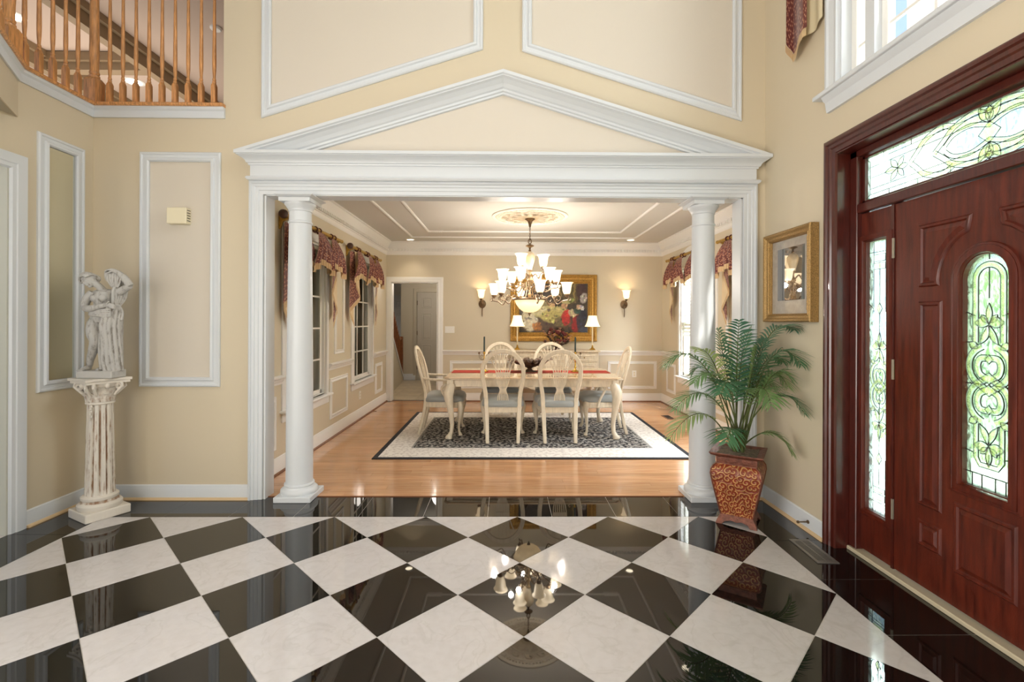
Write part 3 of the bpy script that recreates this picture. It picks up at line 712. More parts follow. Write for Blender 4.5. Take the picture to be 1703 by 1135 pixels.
# stair with closed stringer, seen through the doorway
st = thing('staircase', 'red brown wooden stair rail seen through the back doorway', 'staircase', (0, 0, 0))
b = MB(); b.prism([(-2.12, 8.5, 0), (-2.12, 8.5, 1.45), (-2.36, 11.0, .05), (-2.36, 11.0, 0)], (-.1, 0, 0)); b.build('knee_wall', 'hallwall', st)
b = MB(); b.prism([(-2.10, 8.5, 1.45), (-2.10, 8.5, 1.50), (-2.34, 11.0, .10), (-2.34, 11.0, .05)], (-.13, 0, 0)); b.build('cap', 'trim', st)
b = MB(); b.tube([(-2.2, 8.5, 2.2), (-2.41, 10.8, .95), (-2.42, 11.0, .98), (-2.42, 11.08, .94)], [.03, .03, .03, .02], 8); b.build('handrail', 'redoak', st, smooth=50)
for i in range(14):
    t = i / 14; y = lerp(8.6, 10.9, t); x = lerp(-2.17, -2.40, t); z = lerp(1.44, .12, t)
    b = MB(); b.tube([(x, y, z), (x, y, z + .2), (x, y, z + .4), (x, y, z + .78)], [.018, .018, .013, .012], 6); b.build('baluster', 'redoak', st)
b = MB(); b.box((-2.45, 10.98, 0), (-2.37, 11.06, 1.02)); b.build('newel_post', 'redoak', st, bevel=.006)

# six panel door of the back hall
def six_panel(name, x0, x1, Y, zt, m):
    d = struct(thing(name, None, None)); b = MB(); b.box((x0, Y, .01), (x1, Y + .04, zt)); b.build('door_slab', m, d)
    wd = x1 - x0
    for (za, zb) in ((.18, .82), (.94, 1.56), (1.68, zt - .12)):
        for xa, xb in ((x0 + .11, x0 + wd / 2 - .05), (x0 + wd / 2 + .05, x1 - .11)):
            b = MB(); pts = [(xa, Y, za), (xb, Y, za), (xb, Y, zb), (xa, Y, zb)]
            P = [Vector(p) for p in pts]
            if Vector((0, -1, 0)).cross(P[1] - P[0]).z < 0: P.reverse()
            b.sweep(P, [(0, 0), (.004, .008), (.014, .008), (.02, 0)], (0, -1, 0), closed=True)
            b.add([(xa + .03, Y - .001, za + .03), (xb - .03, Y - .001, za + .03), (xb - .03, Y - .001, zb - .03), (xa + .03, Y - .001, zb - .03),
                   (xa + .045, Y - .008, za + .045), (xb - .045, Y - .008, za + .045), (xb - .045, Y - .008, zb - .045), (xa + .045, Y - .008, zb - .045)],
                  [(0, 1, 5, 4), (1, 2, 6, 5), (2, 3, 7, 6), (3, 0, 4, 7), (4, 5, 6, 7)])
            b.build('panel', m, d)
    for z in (.3, 1.1, 1.8):
        b = MB(); b.box((x0 - .008, Y - .01, z - .05), (x0 + .008, Y, z + .05)); b.build('hinge', 'bronze', d)
    return d
six_panel('door_2', -2.07, -1.29, 11.155, 2.04, 'halldoor')
casing('trim_32', [(-2.17, 11.2, 0), (-2.17, 11.2, 2.14), (-1.19, 11.2, 2.14), (-1.19, 11.2, 0)], (0, -1, 0), 'hallwall')
six_panel('door_3', -3.3, -2.52, 12.36, 2.04, 'halldoor')

# ---- portal: casings, entablature, pediment
PC = [(0, 0), (0, .035), (.012, .04), (.022, .04), (.028, .03), (.05, .03), (.056, .024), (.085, .024), (.091, .018), (.125, .018), (.13, .0)]; PC = [(a_ * .8, b_) for a_, b_ in PC]
b = MB(); b.sweep([(-1.985, YF, 0), (-1.985, YF, 2.462), (1.955, YF, 2.462), (1.955, YF, 0)], PC, (0, -1, 0)) if Vector((0, -1, 0)).cross(Vector((0, 0, 1))).x > 0 else b.sweep([(-1.985, YF, 0), (-1.985, YF, 2.462), (1.955, YF, 2.462), (1.955, YF, 0)][::-1], PC, (0, -1, 0))
struct(b.build('trim_40', 'trim', smooth=30))
b = MB(); b.box((OL, YF - .010, 0), (OL + .012, YB + .01, OT)); b.box((OR - .012, YF - .010, 0), (OR, YB + .01, OT)); b.box((OL, YF - .010, OT - .012), (OR, YB + .01, OT))
struct(b.build('trim_41', 'trim'))
b = MB()   # frieze, string moulding
b.box((-1.97, YF - .045, 2.462), (1.94, YF, 2.60)); struct(b.build('trim_42', 'trim'))
def wrapmould(name, x0, x1, z, prof, m='trim', back=YF, dep=.045):
    """horizontal moulding with mitred returns, profile (out, up)"""
    b = MB(); P = [(x0, back, z), (x0, back - dep, z), (x1, back - dep, z), (x1, back, z)]
    if Vector((0, 0, 1)).cross(Vector((0, -1, 0))).x > 0: P.reverse()
    b.sweep(P, prof, (0, 0, 1)); return struct(b.build(name, m, smooth=30))
wrapmould('trim_43', -1.97, 1.94, 2.462, [(0, 0), (.012, 0), (.02, .006), (.026, .018), (.018, .028), (0, .03)])
CO = [(0, 0), (.010, 0), (.012, .012), (.022, .016), (.026, .030), (.040, .045), (.062, .058), (.070, .062), (.070, .068), (.082, .068), (.082, .092), (0, .092)]
wrapmould('trim_44', -1.97, 1.94, 2.578, CO)
# raking cornice
RK = [(0, 0), (0, .125), (.022, .125), (.030, .112), (.036, .112), (.046, .092), (.070, .064), (.092, .046), (.100, .034), (.116, .034), (.122, .022), (.136, .022), (.14, .0)]
AP = (-.03, 3.295); EL, ER = -2.05, 2.02; ZE = 2.67
P = [(EL, YF, ZE), (AP[0], YF, AP[1]), (ER, YF, ZE)]
b = MB()
if Vector((0, -1, 0)).cross(Vector((1, 0, 1))).z > 0: P.reverse()
b.sweep(P, RK, (0, -1, 0))
# trim the feet level with the cornice ledge
bm = bmesh.new(); me = bpy.data.meshes.new('t'); me.from_pydata(b.v, [], b.f); bm.from_mesh(me)
bmesh.ops.bisect_plane(bm, geom=bm.verts[:] + bm.edges[:] + bm.faces[:], plane_co=(0, 0, 2.668), plane_no=(0, 0, -1), clear_outer=True)
bmesh.ops.recalc_face_normals(bm, faces=bm.faces); bm.to_mesh(me); bm.free(); me.materials.append(M['trim']); me.name = 'trim_45'
o = bpy.data.objects.new('trim_45', me); col.objects.link(o); struct(o)
b = MB(); b.prism([(EL + .42, YF - .004, ZE - .002), (ER - .42, YF - .004, ZE - .002), (AP[0], YF - .004, AP[1] - .135)], (0, .004, 0)); struct(b.build('trim_46', 'litwall'))
# large upper frames
def infill(name, pts, m='litwall'):
    b = MB(); P = [Vector(p) for p in pts]; c = sum(P, Vector()) / 4
    b.prism([tuple(p + (c - p).normalized() * .06 + Vector((0, -.003, 0))) for p in P], (0, .003, 0)); return struct(b.build(name, m))
for nm, P in (('trim_47', [(-1.905, YF, 2.955), (-.19, YF, 3.505), (-.19, YF, 5.3), (-1.905, YF, 5.3)]),
              ('trim_48', [(.115, YF, 3.495), (1.84, YF, 2.965), (1.84, YF, 5.3), (.115, YF, 5.3)]),
              ('trim_49', [(-2.835, YF, .87), (-2.215, YF, .87), (-2.215, YF, 2.685), (-2.835, YF, 2.685)])):
    framed(nm, P, (0, -1, 0), PANEL, 'trim'); infill(nm + '1' if 0 else 'trim_%d' % (int(nm[5:]) + 10), P)
# left wall niche mirror
P = [(XL, 3.295, .885), (XL, 3.655, .885), (XL, 3.655, 2.67), (XL, 3.295, 2.67)]
framed('trim_50', P, (1, 0, 0), PANEL, 'trim')
b = MB(); b.box((XL, 3.36, .95), (XL + .004, 3.59, 2.605)); struct(b.build('trim_51', 'mirror'))
# doorway in the left wall
LC = [(0, 0), (0, .022), (.03, .024), (.06, .02), (.065, .014), (.09, .014), (.10, .0)]
casing('trim_52', [(XL, 3.215, 0), (XL, 3.215, 2.46), (XL, 1.8, 2.46), (XL, 1.8, 0)], (1, 0, 0), 'trim', LC)
wallbox('trim_56', [((XL - .125, 3.105, 0), (XL - .001, 3.121, 2.46))], 'greywall')
wallbox('wall_side_room', [((-3.9, 3.125, 0), (XL - .12, 3.25, 2.95)), ((-6.4, 3.6, 0), (-3.9, 3.7, 2.95)), ((-6.5, -2, 0), (-6.4, 3.7, 2.95))], 'greywall')

# foyer baseboards
hsweep('baseboard_front', [((XL, YF), (-1.985, YF), (0, -1, 0)), ((1.955, YF), (XR, YF), (0, -1, 0))], BASE, 'trim', 0)
hsweep('baseboard_left', [((XL, 3.22), (XL, YF), (1, 0, 0))], BASE, 'trim', 0)
hsweep('baseboard_right', [((XR, 3.00), (XR, YF), (-1, 0, 0))], BASE, 'trim', 0)
hsweep('trim_53', [((XL + .016, YF - .016), (-1.985, YF - .016), (0, -1, 0)), ((1.955, YF - .016), (XR - .016, YF - .016), (0, -1, 0)), ((XL + .016, 3.22), (XL + .016, YF - .016), (1, 0, 0)), ((XR - .016, 3.0), (XR - .016, YF - .016), (-1, 0, 0))], SH, 'shoe', 0)

# ---- balcony edge: fascia, oak nosing, bulging corner
FA = [(0, 0), (0, .012), (.014, .018), (.05, .018), (.062, .03), (.08, .034), (.08, 0)]
bal = [(-2.185, YF, 2.95), (XL, YF, 2.95), (XL, 3.17, 2.95), (-2.86, 2.64, 2.95), (-2.62, 1.6, 2.95)]
P = [Vector(p) for p in bal]; b = MB()
# fascia: sideways = up, N must follow each wall, so build run by run with a vertical profile swept in plan
FP = [(0, 0), (.012, 0), (.018, .014), (.018, .05), (.03, .062), (.034, .08), (0, .08)]
Q = P if Vector((0, 0, 1)).cross(P[1] - P[0]).y < 0 else P[::-1]
b.sweep(Q, FP, (0, 0, 1)); struct(b.build('trim_54', 'trim', smooth=30))
b = MB(); b.sweep([p + Vector((0, 0, .08)) for p in Q], [(-.10, 0), (.045, 0), (.052, .008), (.052, .018), (.045, .026), (-.10, .026)], (0, 0, 1)); struct(b.build('trim_55', 'oak', smooth=30))
b = MB(); b.prism([(XL - .1, 3.17, 2.71), (XL, 3.17, 2.71), (-2.86, 2.64, 2.71), (-2.62, 1.6, 2.71), (XL - .1, 1.6, 2.71)], (0, 0, .28)); struct(b.build('wall_balcony_bulge', 'wall'))
b = MB(); b.prism([(XL, 3.16, 2.708), (-2.87, 2.64, 2.708), (-2.63, 1.6, 2.708), (XL, 1.6, 2.708)], (0, 0, .002)); struct(b.build('ceiling_balcony_soffit', 'soffit'))
# ================================================================ WINDOWS AND ENTRANCE
def side_window(name, X, s, y0, y1, z0, z1, glass, nx=3, nz=4, blinds=False, single=False):
    """double hung window in a wall x = X; s = direction into the room"""
    wn_ = struct(thing(name, None, None)); o_ = -s
    pts = [(X, y0 - .10, z0 - .02), (X, y0 - .10, z1 + .10), (X, y1 + .10, z1 + .10), (X, y1 + .10, z0 - .02)]
    c = casing('casing', pts, (s, 0, 0), 'dintrim', parent=wn_); del c['kind']
    b = MB(); t = .03
    b.box((X, y0 - .002, z0), (X + o_ * .12, y0 + .012, z1)); b.box((X, y1 - .012, z0), (X + o_ * .12, y1 + .002, z1)); b.box((X, y0, z1 - .012), (X + o_ * .12, y1, z1)); b.box((X, y0, z0 - .01), (X + o_ * .12, y1, z0 + .004))
    b.build('jamb', 'dintrim', wn_)
    b = MB(); b.box((X - s * .01, y0 - .13, z0 - .035), (X + s * .06, y1 + .13, z0 - .01)); b.build('sill', 'dintrim', wn_, bevel=.006)
    b = MB(); b.box((X - s * .002, y0 - .10, z0 - .12), (X + s * .018, y1 + .10, z0 - .036)); b.build('apron', 'dintrim', wn_, bevel=.004)
    zm = (z0 + z1) / 2
    for k, (za, zb, xo) in enumerate(((z0 + .005, z1 - .012, .03),) if single else ((z0 + .005, zm + .02, .03), (zm - .02, z1 - .012, .06))):
        x = X + o_ * xo; ya, yb = y0 + .012, y1 - .012
        b = MB(); b.box((x, ya, za), (x + o_ * .03, ya + .035, zb)); b.box((x, yb - .035, za), (x + o_ * .03, yb, zb)); b.box((x, ya, za), (x + o_ * .03, yb, za + .045)); b.box((x, ya, zb - .035), (x + o_ * .03, yb, zb))
        sash = b.build('sash', 'whiteplastic', wn_, bevel=.003)
        for i in range(1, nx):
            yy = lerp(ya, yb, i / nx); b = MB(); b.box((x + o_ * .004, yy - .009, za + .03), (x + o_ * .022, yy + .009, zb - .03)); b.build('muntin', 'whiteplastic', sash)
        for j in range(1, 5 if single else nz // 2):
            zz = za + .03 + .352 * j if single else lerp(za, zb, j / (nz / 2)); b = MB(); b.box((x + o_ * .004, ya + .03, zz - .009), (x + o_ * .022, yb - .03, zz + .009)); b.build('muntin', 'whiteplastic', sash)
        b = MB(); b.box((x + o_ * .012, ya + .03, za + .04), (x + o_ * .014, yb - .03, zb - .03)); b.build('pane', glass, sash)
    if blinds:
        x = X + o_ * .015; bl_ = None
        n_ = int((z1 - blinds) / .05)
        for i in range(n_):
            z = z1 - .03 - i * .05; b = MB(); b.bar([(0, y0 + .02, 0), (0, y1 - .02, 0)], .044, .003, (.75 * s, 0, .66)); b.build('slat', 'blind', wn_, loc=(x, 0, z))
    return wn_
side_window('window_2', DL, 1, W1[0], W1[1], WZ0, WZ1, 'darkglass', 3, 6, single=True)
side_window('window_3', DL, 1, W2[0], W2[1], WZ0, WZ1, 'darkglass', 3, 6, single=True)
side_window('window_4', DR, -1, W2[0], W2[1], WZ0, WZ1, 'glass', 2, 2, blinds=1.15)
side_window('window_5', DR, -1, W1[0], W1[1], WZ0, WZ1, 'glass', 2, 2)
# arched heads above the right windows (cream arch moulding over the rod)
for k, (a, c) in enumerate((W2, W1)):
    ym = (a + c) / 2; r0 = .42
    b = MB(); b.prism([(DR, ym + r0 * cos(t * pi / 16), 2.30 + .2 * sin(t * pi / 16)) for t in range(17)], (-.02, 0, 0)); struct(b.build('trim_%d' % (70 + k), 'dintrim'))
# sunroom beyond the left windows: plain olive wall, dark slats
wallbox('wall_sunroom', [((-4.7, 3.9, 0), (-4.6, 8.4, ZC)), ((-4.6, 8.3, 0), (DL - .12, 8.4, ZC)), ((-4.6, 3.9, 0), (DL - .12, 4.0, ZC)), ((-4.7, 3.9, ZC), (DL - .12, 8.4, ZC + .1)), ((-4.7, 3.9, -.1), (DL - .12, 8.4, 0))], 'sunroom')
b = MB()
for i in range(15): b.box((-2.6, 6.9 + i * .13, .1), (-2.58, 6.98 + i * .13, 2.4))
tag(b.build('vertical_blind', 'sunroomdark'), 'dark vertical blind beyond the far left dining window', 'blind', kind='stuff')

# ---- tall window over the entrance
uw = struct(thing('window_1', None, None)); y0, y1, z0, z1 = 1.33, 2.90, 2.83, 4.9
b = MB(); P = [(XR, 2.995, 2.83), (XR, 2.995, 5.0), (XR, 1.235, 5.0), (XR, 1.235, 2.83)]
c = casing('casing', P, (-1, 0, 0), 'trim', [(0, 0), (0, .03), (.02, .034), (.03, .024), (.07, .02), (.08, .026), (.095, .026), (.10, 0)], parent=uw); del c['kind']
b = MB(); b.box((XR + .01, 1.16, 2.80), (XR - .075, 3.05, 2.828)); b.build('sill', 'trim', uw, bevel=.007, segs=2)
b = MB(); SP = [(0, 0), (0, .02), (.02, .024), (.06, .03), (.075, .045), (.095, .055), (.095, 0)]
P = [Vector((XR, 2.99, 2.705)), Vector((XR, 1.22, 2.705))]
if Vector((-1, 0, 0)).cross(P[1] - P[0]).z < 0: P.reverse()
b.sweep(P, SP, (-1, 0, 0)); b.build('apron', 'trim', uw, smooth=30)
b = MB(); b.box((XR, 2.885, 2.83), (XR + .14, 2.90, 4.9)); b.box((XR, 1.33, 2.83), (XR + .14, 1.345, 4.9)); b.box((XR, 1.33, 2.828), (XR + .14, 2.9, 2.84)); b.build('jamb', 'trim', uw)
for ya, yb in ((1.345, 2.65), (2.72, 2.885)):   # fixed wide light and narrow side light
    b = MB(); x = XR + .06
    b.box((x, ya, 2.84), (x + .045, ya + .045, 4.9)); b.box((x, yb - .045, 2.84), (x + .045, yb, 4.9)); b.box((x, ya, 2.84), (x + .045, yb, 2.90)); b.box((x, ya, 4.85), (x + .045, yb, 4.9))
    sash = b.build('sash', 'whiteplastic', uw, bevel=.004)
    nx = 4 if yb - ya > .8 else 1
    for i in range(1, nx):
        yy = lerp(ya, yb, i / nx); b = MB(); b.box((x + .012, yy - .009, 2.88), (x + .028, yy + .009, 4.86)); b.build('muntin', 'whiteplastic', sash)
    for zz in (3.04, 3.50, 3.96, 4.42):
        b = MB(); b.box((x + .012, ya + .03, zz - .009), (x + .028, yb - .03, zz + .009)); b.build('muntin', 'whiteplastic', sash)
    b = MB(); b.box((x + .018, ya + .04, 2.89), (x + .021, yb - .04, 4.86)); b.build('pane', 'glass', sash)
b = MB(); b.box((XR + .02, 2.65, 2.84), (XR + .12, 2.72, 4.9)); b.build('mullion', 'trim', uw)

# ---- entrance door set in mahogany
dr = struct(thing('door_1', None, None)); XD = 2.14
MC = [(0, 0), (0, .026), (.010, .032), (.026, .032), (.034, .022), (.052, .022), (.060, .014), (.085, .012), (.09, 0)]
c = casing('casing', [(XR, 3.005, 0), (XR, 3.005, 2.52), (XR, 1.215, 2.52), (XR, 1.215, 0)], (-1, 0, 0), 'casing', MC, parent=dr); del c['kind']
b = MB(); b.box((XR - .004, 2.918, 0), (XD + .06, 2.935, 2.44)); b.box((XR - .004, 1.285, 0), (XD + .06, 1.302, 2.44)); b.box((XR - .004, 1.29, 2.425), (XD + .06, 2.93, 2.44)); b.build('jamb', 'casing', dr)
b = MB()   # stops, mullion posts, transom bar
b.box((XD - .03, 2.86, .02), (XD + .05, 2.918, 2.425)); b.box((XD - .03, 1.302, .02), (XD + .05, 1.36, 2.425)); b.box((XD - .03, 1.302, 2.385), (XD + .05, 2.918, 2.425))
b.box((XD - .028, 1.302, 2.045), (XD + .05, 2.918, 2.10)); b.build('frame', 'casing', dr, bevel=.004)
for ya, yb in ((2.612, 2.628), (1.592, 1.608)):
    b = MB(); b.box((XD - .006, ya, .03), (XD + .05, yb, 2.045)); b.build('mullion', 'casing', dr)
b = MB(); b.box((XD - .045, 1.30, -.002), (XD + .05, 2.918, .022)); b.build('threshold', 'threshold', dr, bevel=.005)

def cut_slab(name, y0, y1, z0, z1, hole, x0, x1, m, parent):
    """slab in the plane x with one hole outline (list of (y,z)); built as ring faces"""
    n_ = len(hole); cy_ = sum(p[0] for p in hole) / n_; cz = sum(p[1] for p in hole) / n_
    outer = []
    for (y, z) in hole:
        dy, dz = y - cy_, z - cz; t = 1e9
        if dy > 1e-9: t = min(t, (y1 - cy_) / dy)
        if dy < -1e-9: t = min(t, (y0 - cy_) / dy)
        if dz > 1e-9: t = min(t, (z1 - cz) / dz)
        if dz < -1e-9: t = min(t, (z0 - cz) / dz)
        outer.append([cy_ + dy * t, cz + dz * t])
    for cyy, czz in ((y0, z0), (y1, z0), (y1, z1), (y0, z1)):
        k = min(range(n_), key=lambda i: (outer[i][0] - cyy) ** 2 + (outer[i][1] - czz) ** 2); outer[k] = [cyy, czz]
    b = MB(); vs = [(x, y, z) for x in (x0, x1) for (y, z) in hole] + [(x, y, z) for x in (x0, x1) for (y, z) in outer]; fs = []
    for i in range(n_):
        j = (i + 1) % n_
        fs += [(i, j, 2 * n_ + j, 2 * n_ + i), (n_ + i, n_ + j, 3 * n_ + j, 3 * n_ + i), (i, j, n_ + j, n_ + i), (2 * n_ + i, 2 * n_ + j, 3 * n_ + j, 3 * n_ + i)]
    b.add(vs, fs); return b.build(name, m, parent)
def rect_pts(y0, y1, z0, z1, k=6):
    c = [(y0, z0), (y1, z0), (y1, z1), (y0, z1)]; out = []
    for i in range(4):
        a, d = c[i], c[(i + 1) % 4]
        for j in range(k): out.append((lerp(a[0], d[0], j / k), lerp(a[1], d[1], j / k)))
    return out
def arch_pts(yc, hw, z0, z1, k=14):
    """round headed opening: straight sides to z1-hw, semicircle above"""
    out = [(lerp(yc - hw, yc + hw, j / 5), z0) for j in range(5)] + [(yc + hw, lerp(z0, z1 - hw, j / 8)) for j in range(8)]
    out += [(yc + hw * cos(pi * j / k), z1 - hw + hw * sin(pi * j / k)) for j in range(k)]
    return out + [(yc - hw, lerp(z1 - hw, z0, j / 8)) for j in range(8)]
def ymould(name, pts, prof, x, parent, m='mahogany'):
    P = [Vector((x, y, z)) for y, z in pts]; c = sum(P, Vector()) / len(P)
    if Vector((-1, 0, 0)).cross(P[1] - P[0]).dot(c - (P[0] + P[1]) / 2) < 0: P.reverse()
    b = MB(); b.sweep(P, prof, (-1, 0, 0), closed=True); return b.build(name, m, parent, smooth=35)
GM = [(-.022, 0), (-.020, .010), (-.010, .014), (.0, .012), (.010, .016), (.016, .006), (.016, -.01), (0, -.01)]
PM = [(0, -.003), (.003, .002), (.010, .008), (.02, .008), (.026, .0), (.026, -.003)]
# door leaf
DY0, DY1, YC = 1.61, 2.61, 2.115; hw = .105
leaf = cut_slab('door_leaf', DY0, DY1, .035, 2.04, arch_pts(YC, hw, .64, 1.70), XD, XD + .045, 'mahogany', dr)
ymould('glass_frame', arch_pts(YC, hw + .02, .62, 1.72), GM, XD, leaf)
ymould('glass_frame', arch_pts(YC, hw + .058, .585, 1.755, 18), [(0, 0), (.004, .008), (.014, .010), (.02, .003), (.02, 0)], XD, leaf)
def raised(name, pts, parent, inset=.02):
    """raised panel inside outline pts"""
    ymould(name, pts, PM, XD, parent)
    c = (sum(p[0] for p in pts) / len(pts), sum(p[1] for p in pts) / len(pts)); n_ = len(pts)
    def off(d):
        out = []
        for i in range(n_):
            a, p, e = pts[i - 1], pts[i], pts[(i + 1) % n_]
            v0 = Vector((p[0] - a[0], p[1] - a[1])); v1 = Vector((e[0] - p[0], e[1] - p[1]))
            if v0.length < 1e-6: v0 = v1
            v0.normalize(); v1.normalize(); n0 = Vector((-v0.y, v0.x)); n1 = Vector((-v1.y, v1.x)); mt = (n0 + n1) / max(.3, 1 + n0.dot(n1))
            out.append((p[0] + mt.x * d, p[1] + mt.y * d))
        return out
    ar = sum(pts[i - 1][0] * pts[i][1] - pts[i][0] * pts[i - 1][1] for i in range(n_)); sg = 1 if ar > 0 else -1
    A = off(sg * (.028)); B = off(sg * (.028 + inset)); b = MB()
    b.add([(XD - .0005, y, z) for y, z in A] + [(XD - .008, y, z) for y, z in B], [(i, (i + 1) % n_, n_ + (i + 1) % n_, n_ + i) for i in range(n_)] + [tuple(range(n_, 2 * n_))])
    b.build('panel', 'mahogany', parent)
for sgn in (1, -1):
    f = lambda y: YC + sgn * (y - YC)
    # upper panel with a concave arch corner
    up = [(f(2.46), 1.57), (f(2.46), 1.895), (f(2.17), 1.895)] + [(f(2.115 + .225 * cos(t)), 1.59 + .235 * sin(t)) for t in [R(a) for a in (72, 60, 48, 36, 24, 12, 3)]] + [(f(2.335), 1.57)]
    raised('panel_moulding', up, leaf)
    raised('panel_moulding', [(f(2.46), .45), (f(2.46), 1.50), (f(2.32), 1.50), (f(2.32), .45)], leaf)
    raised('panel_moulding', [(f(2.46), .24), (f(2.46), .38), (f(2.32), .38), (f(2.32), .24)], leaf, .012)
raised('panel_moulding', [(2.26, .20), (2.26, .54), (1.97, .54), (1.97, .20)], leaf)
for z in (.36, 1.13, 1.80):
    b = MB(); b.tube([(XD - .006, 2.616, z - .055), (XD - .006, 2.616, z + .055)], .007, 8); b.build('hinge', 'nickel', leaf)
b = MB(); b.ell((XD - .055, 1.68, .98), (.018, .03, .03)); b.tube([(XD, 1.68, .98), (XD - .05, 1.68, .98)], .012, 8); b.build('door_knob', 'brass', leaf, smooth=60)
# side lights
def sidelight(ya, yb):
    ym = (ya + yb) / 2; g0, g1 = ym - .082, ym + .082
    s_ = cut_slab('sidelight', ya, yb, .035, 2.04, rect_pts(g0, g1, .285, 1.865), XD, XD + .045, 'mahogany', dr)
    ymould('glass_frame', [(g0 - .02, .265), (g1 + .02, .265), (g1 + .02, 1.885), (g0 - .02, 1.885)], GM, XD, s_)
    for z in (.36, 1.13, 1.80):
        pass
    return s_, ym
sl1, ym1 = sidelight(2.628, 2.86); sl2, ym2 = sidelight(1.36, 1.592)

# leaded glass: (y, z) curves; cames = dark lines, bevels = thick clear glass pieces with white edge
def lead(parent, lines, x=XD + .02, r=.0026, holder='came'):
    b = MB()
    for L in lines:
        if len(L) > 1: b.tube([(x, y, z) for y, z in L], r, 5)
    return b.build(holder, 'came', parent)
def arc(yc, zc, ry, rz, a0, a1, k=12): return [(yc + ry * cos(R(lerp(a0, a1, i / k))), zc + rz * sin(R(lerp(a0, a1, i / k)))) for i in range(k + 1)]
def petal(y0, z0, y1, z1, wdt, k=8, bend=0):
    """closed leaf outline from point 0 to point 1"""
    dy, dz = y1 - y0, z1 - z0; L = sqrt(dy * dy + dz * dz); ny, nz = -dz / L, dy / L; out = []
    for i in range(k + 1):
        t = i / k; q = sin(pi * t) * wdt / 2; bb = bend * sin(pi * t); out.append((y0 + dy * t + ny * (q + bb), z0 + dz * t + nz * (q + bb)))
    for i in range(k - 1, 0, -1):
        t = i / k; q = -sin(pi * t) * wdt / 2; bb = bend * sin(pi * t); out.append((y0 + dy * t + ny * (q + bb), z0 + dz * t + nz * (q + bb)))
    return out
def bevelpiece(parent, pts, x=XD + .018, inset=.25):
    n_ = len(pts); cy_ = sum(p[0] for p in pts) / n_; cz = sum(p[1] for p in pts) / n_; b = MB()
    inn = [(lerp(y, cy_, inset), lerp(z, cz, inset)) for y, z in pts]
    b.add([(x, y, z) for y, z in pts] + [(x - .004, y, z) for y, z in inn], [(i, (i + 1) % n_, n_ + (i + 1) % n_, n_ + i) for i in range(n_)], 0)
    b.add([(x - .004, y, z) for y, z in inn], [tuple(range(n_))], 1)
    o = b.build('bevel_piece', ['bevelwhite', 'bevel'], parent, fix=False); return o
def band(parent, line, w, x=XD + .018):
    """curved bevelled strip following a line"""
    n_ = len(line); vs = []
    for i in range(n_):
        a, c = line[max(i - 1, 0)], line[min(i + 1, n_ - 1)]; dy, dz = c[0] - a[0], c[1] - a[1]; L = sqrt(dy * dy + dz * dz) or 1; ny, nz = -dz / L, dy / L; y, z = line[i]
        for q, xx in ((-.5, x), (-.26, x - .003), (.26, x - .003), (.5, x)): vs.append((xx, y + ny * q * w, z + nz * q * w))
    b = MB(); fs = []; b0 = len(b.v); b.add(vs, [(i * 4 + j, i * 4 + j + 1, i * 4 + 5 + j, i * 4 + 4 + j) for i in range(n_ - 1) for j in (0, 2)], 0)
    b.add(vs, [(i * 4 + 1, i * 4 + 2, i * 4 + 6, i * 4 + 5) for i in range(n_ - 1)], 1)
    b.build('bevel_piece', ['bevelwhite', 'bevel'], parent, fix=False)
    e1 = [(vs[i * 4][1], vs[i * 4][2]) for i in range(n_)]; e2 = [(vs[i * 4 + 3][1], vs[i * 4 + 3][2]) for i in range(n_)]
    return [e1, e2]
def close(p): return p + [p[0]]

def motif(parent, yc, zc, w, hgt, flip, lines):
    """one scroll group: loop of two S bands, crescent pair, finial; hgt total height, w half width; flip -1 turns it over"""
    Z = lambda t: zc + flip * t * hgt
    for s_ in (1, -1):
        big = [(yc + s_ * w * q, Z(t)) for q, t in ((.30, .30), (.62, .22), (.86, .08), (.90, -.10), (.74, -.26), (.40, -.38), (.12, -.45))]
        big = [(p.x, p.y) for p in smoothpath([(a, c, 0) for a, c in big], 4)]
        lines += band(parent, big, w * .30)
        cr = [(yc + s_ * w * q, Z(t)) for q, t in ((.10, .10), (.40, .08), (.52, -.04), (.42, -.18), (.14, -.25))]
        cr = [(p.x, p.y) for p in smoothpath([(a, c, 0) for a, c in cr], 4)]
        lines += band(parent, cr, w * .28)
        pt = petal(yc + s_ * w * .50, Z(.26), yc + s_ * w * .92, Z(.36), w * .34); bevelpiece(parent, pt); lines.append(close(pt))
    d = [(yc, Z(.16)), (yc + w * .18, Z(.08)), (yc, Z(-.0)), (yc - w * .18, Z(.08))]; bevelpiece(parent, d); lines.append(close(d))
    d = [(yc, Z(-.36)), (yc + w * .34, Z(-.46)), (yc, Z(-.56)), (yc - w * .34, Z(-.46))]; bevelpiece(parent, d); lines.append(close(d))
def finial(parent, yc, zc, w, hgt, s, lines):
    """fleur: centre bud, two curls, two stems; s=+1 points up"""
    p = petal(yc, zc, yc, zc + s * hgt * .55, w * .42); bevelpiece(parent, p); lines.append(close(p))
    for k in (1, -1):
        p = petal(yc, zc - s * hgt * .02, yc + k * w * 1.0, zc + s * hgt * .03, w * .72, bend=k * s * .006); bevelpiece(parent, p); lines.append(close(p))
        p = petal(yc + k * w * .05, zc - s * hgt * .05, yc + k * w * .62, zc - s * hgt * .55, w * .44, bend=-k * s * .006); bevelpiece(parent, p); lines.append(close(p))
        p = petal(yc + k * w * .1, zc + s * hgt * .03, yc + k * w * .55, zc + s * hgt * .24, w * .4); bevelpiece(parent, p); lines.append(close(p))

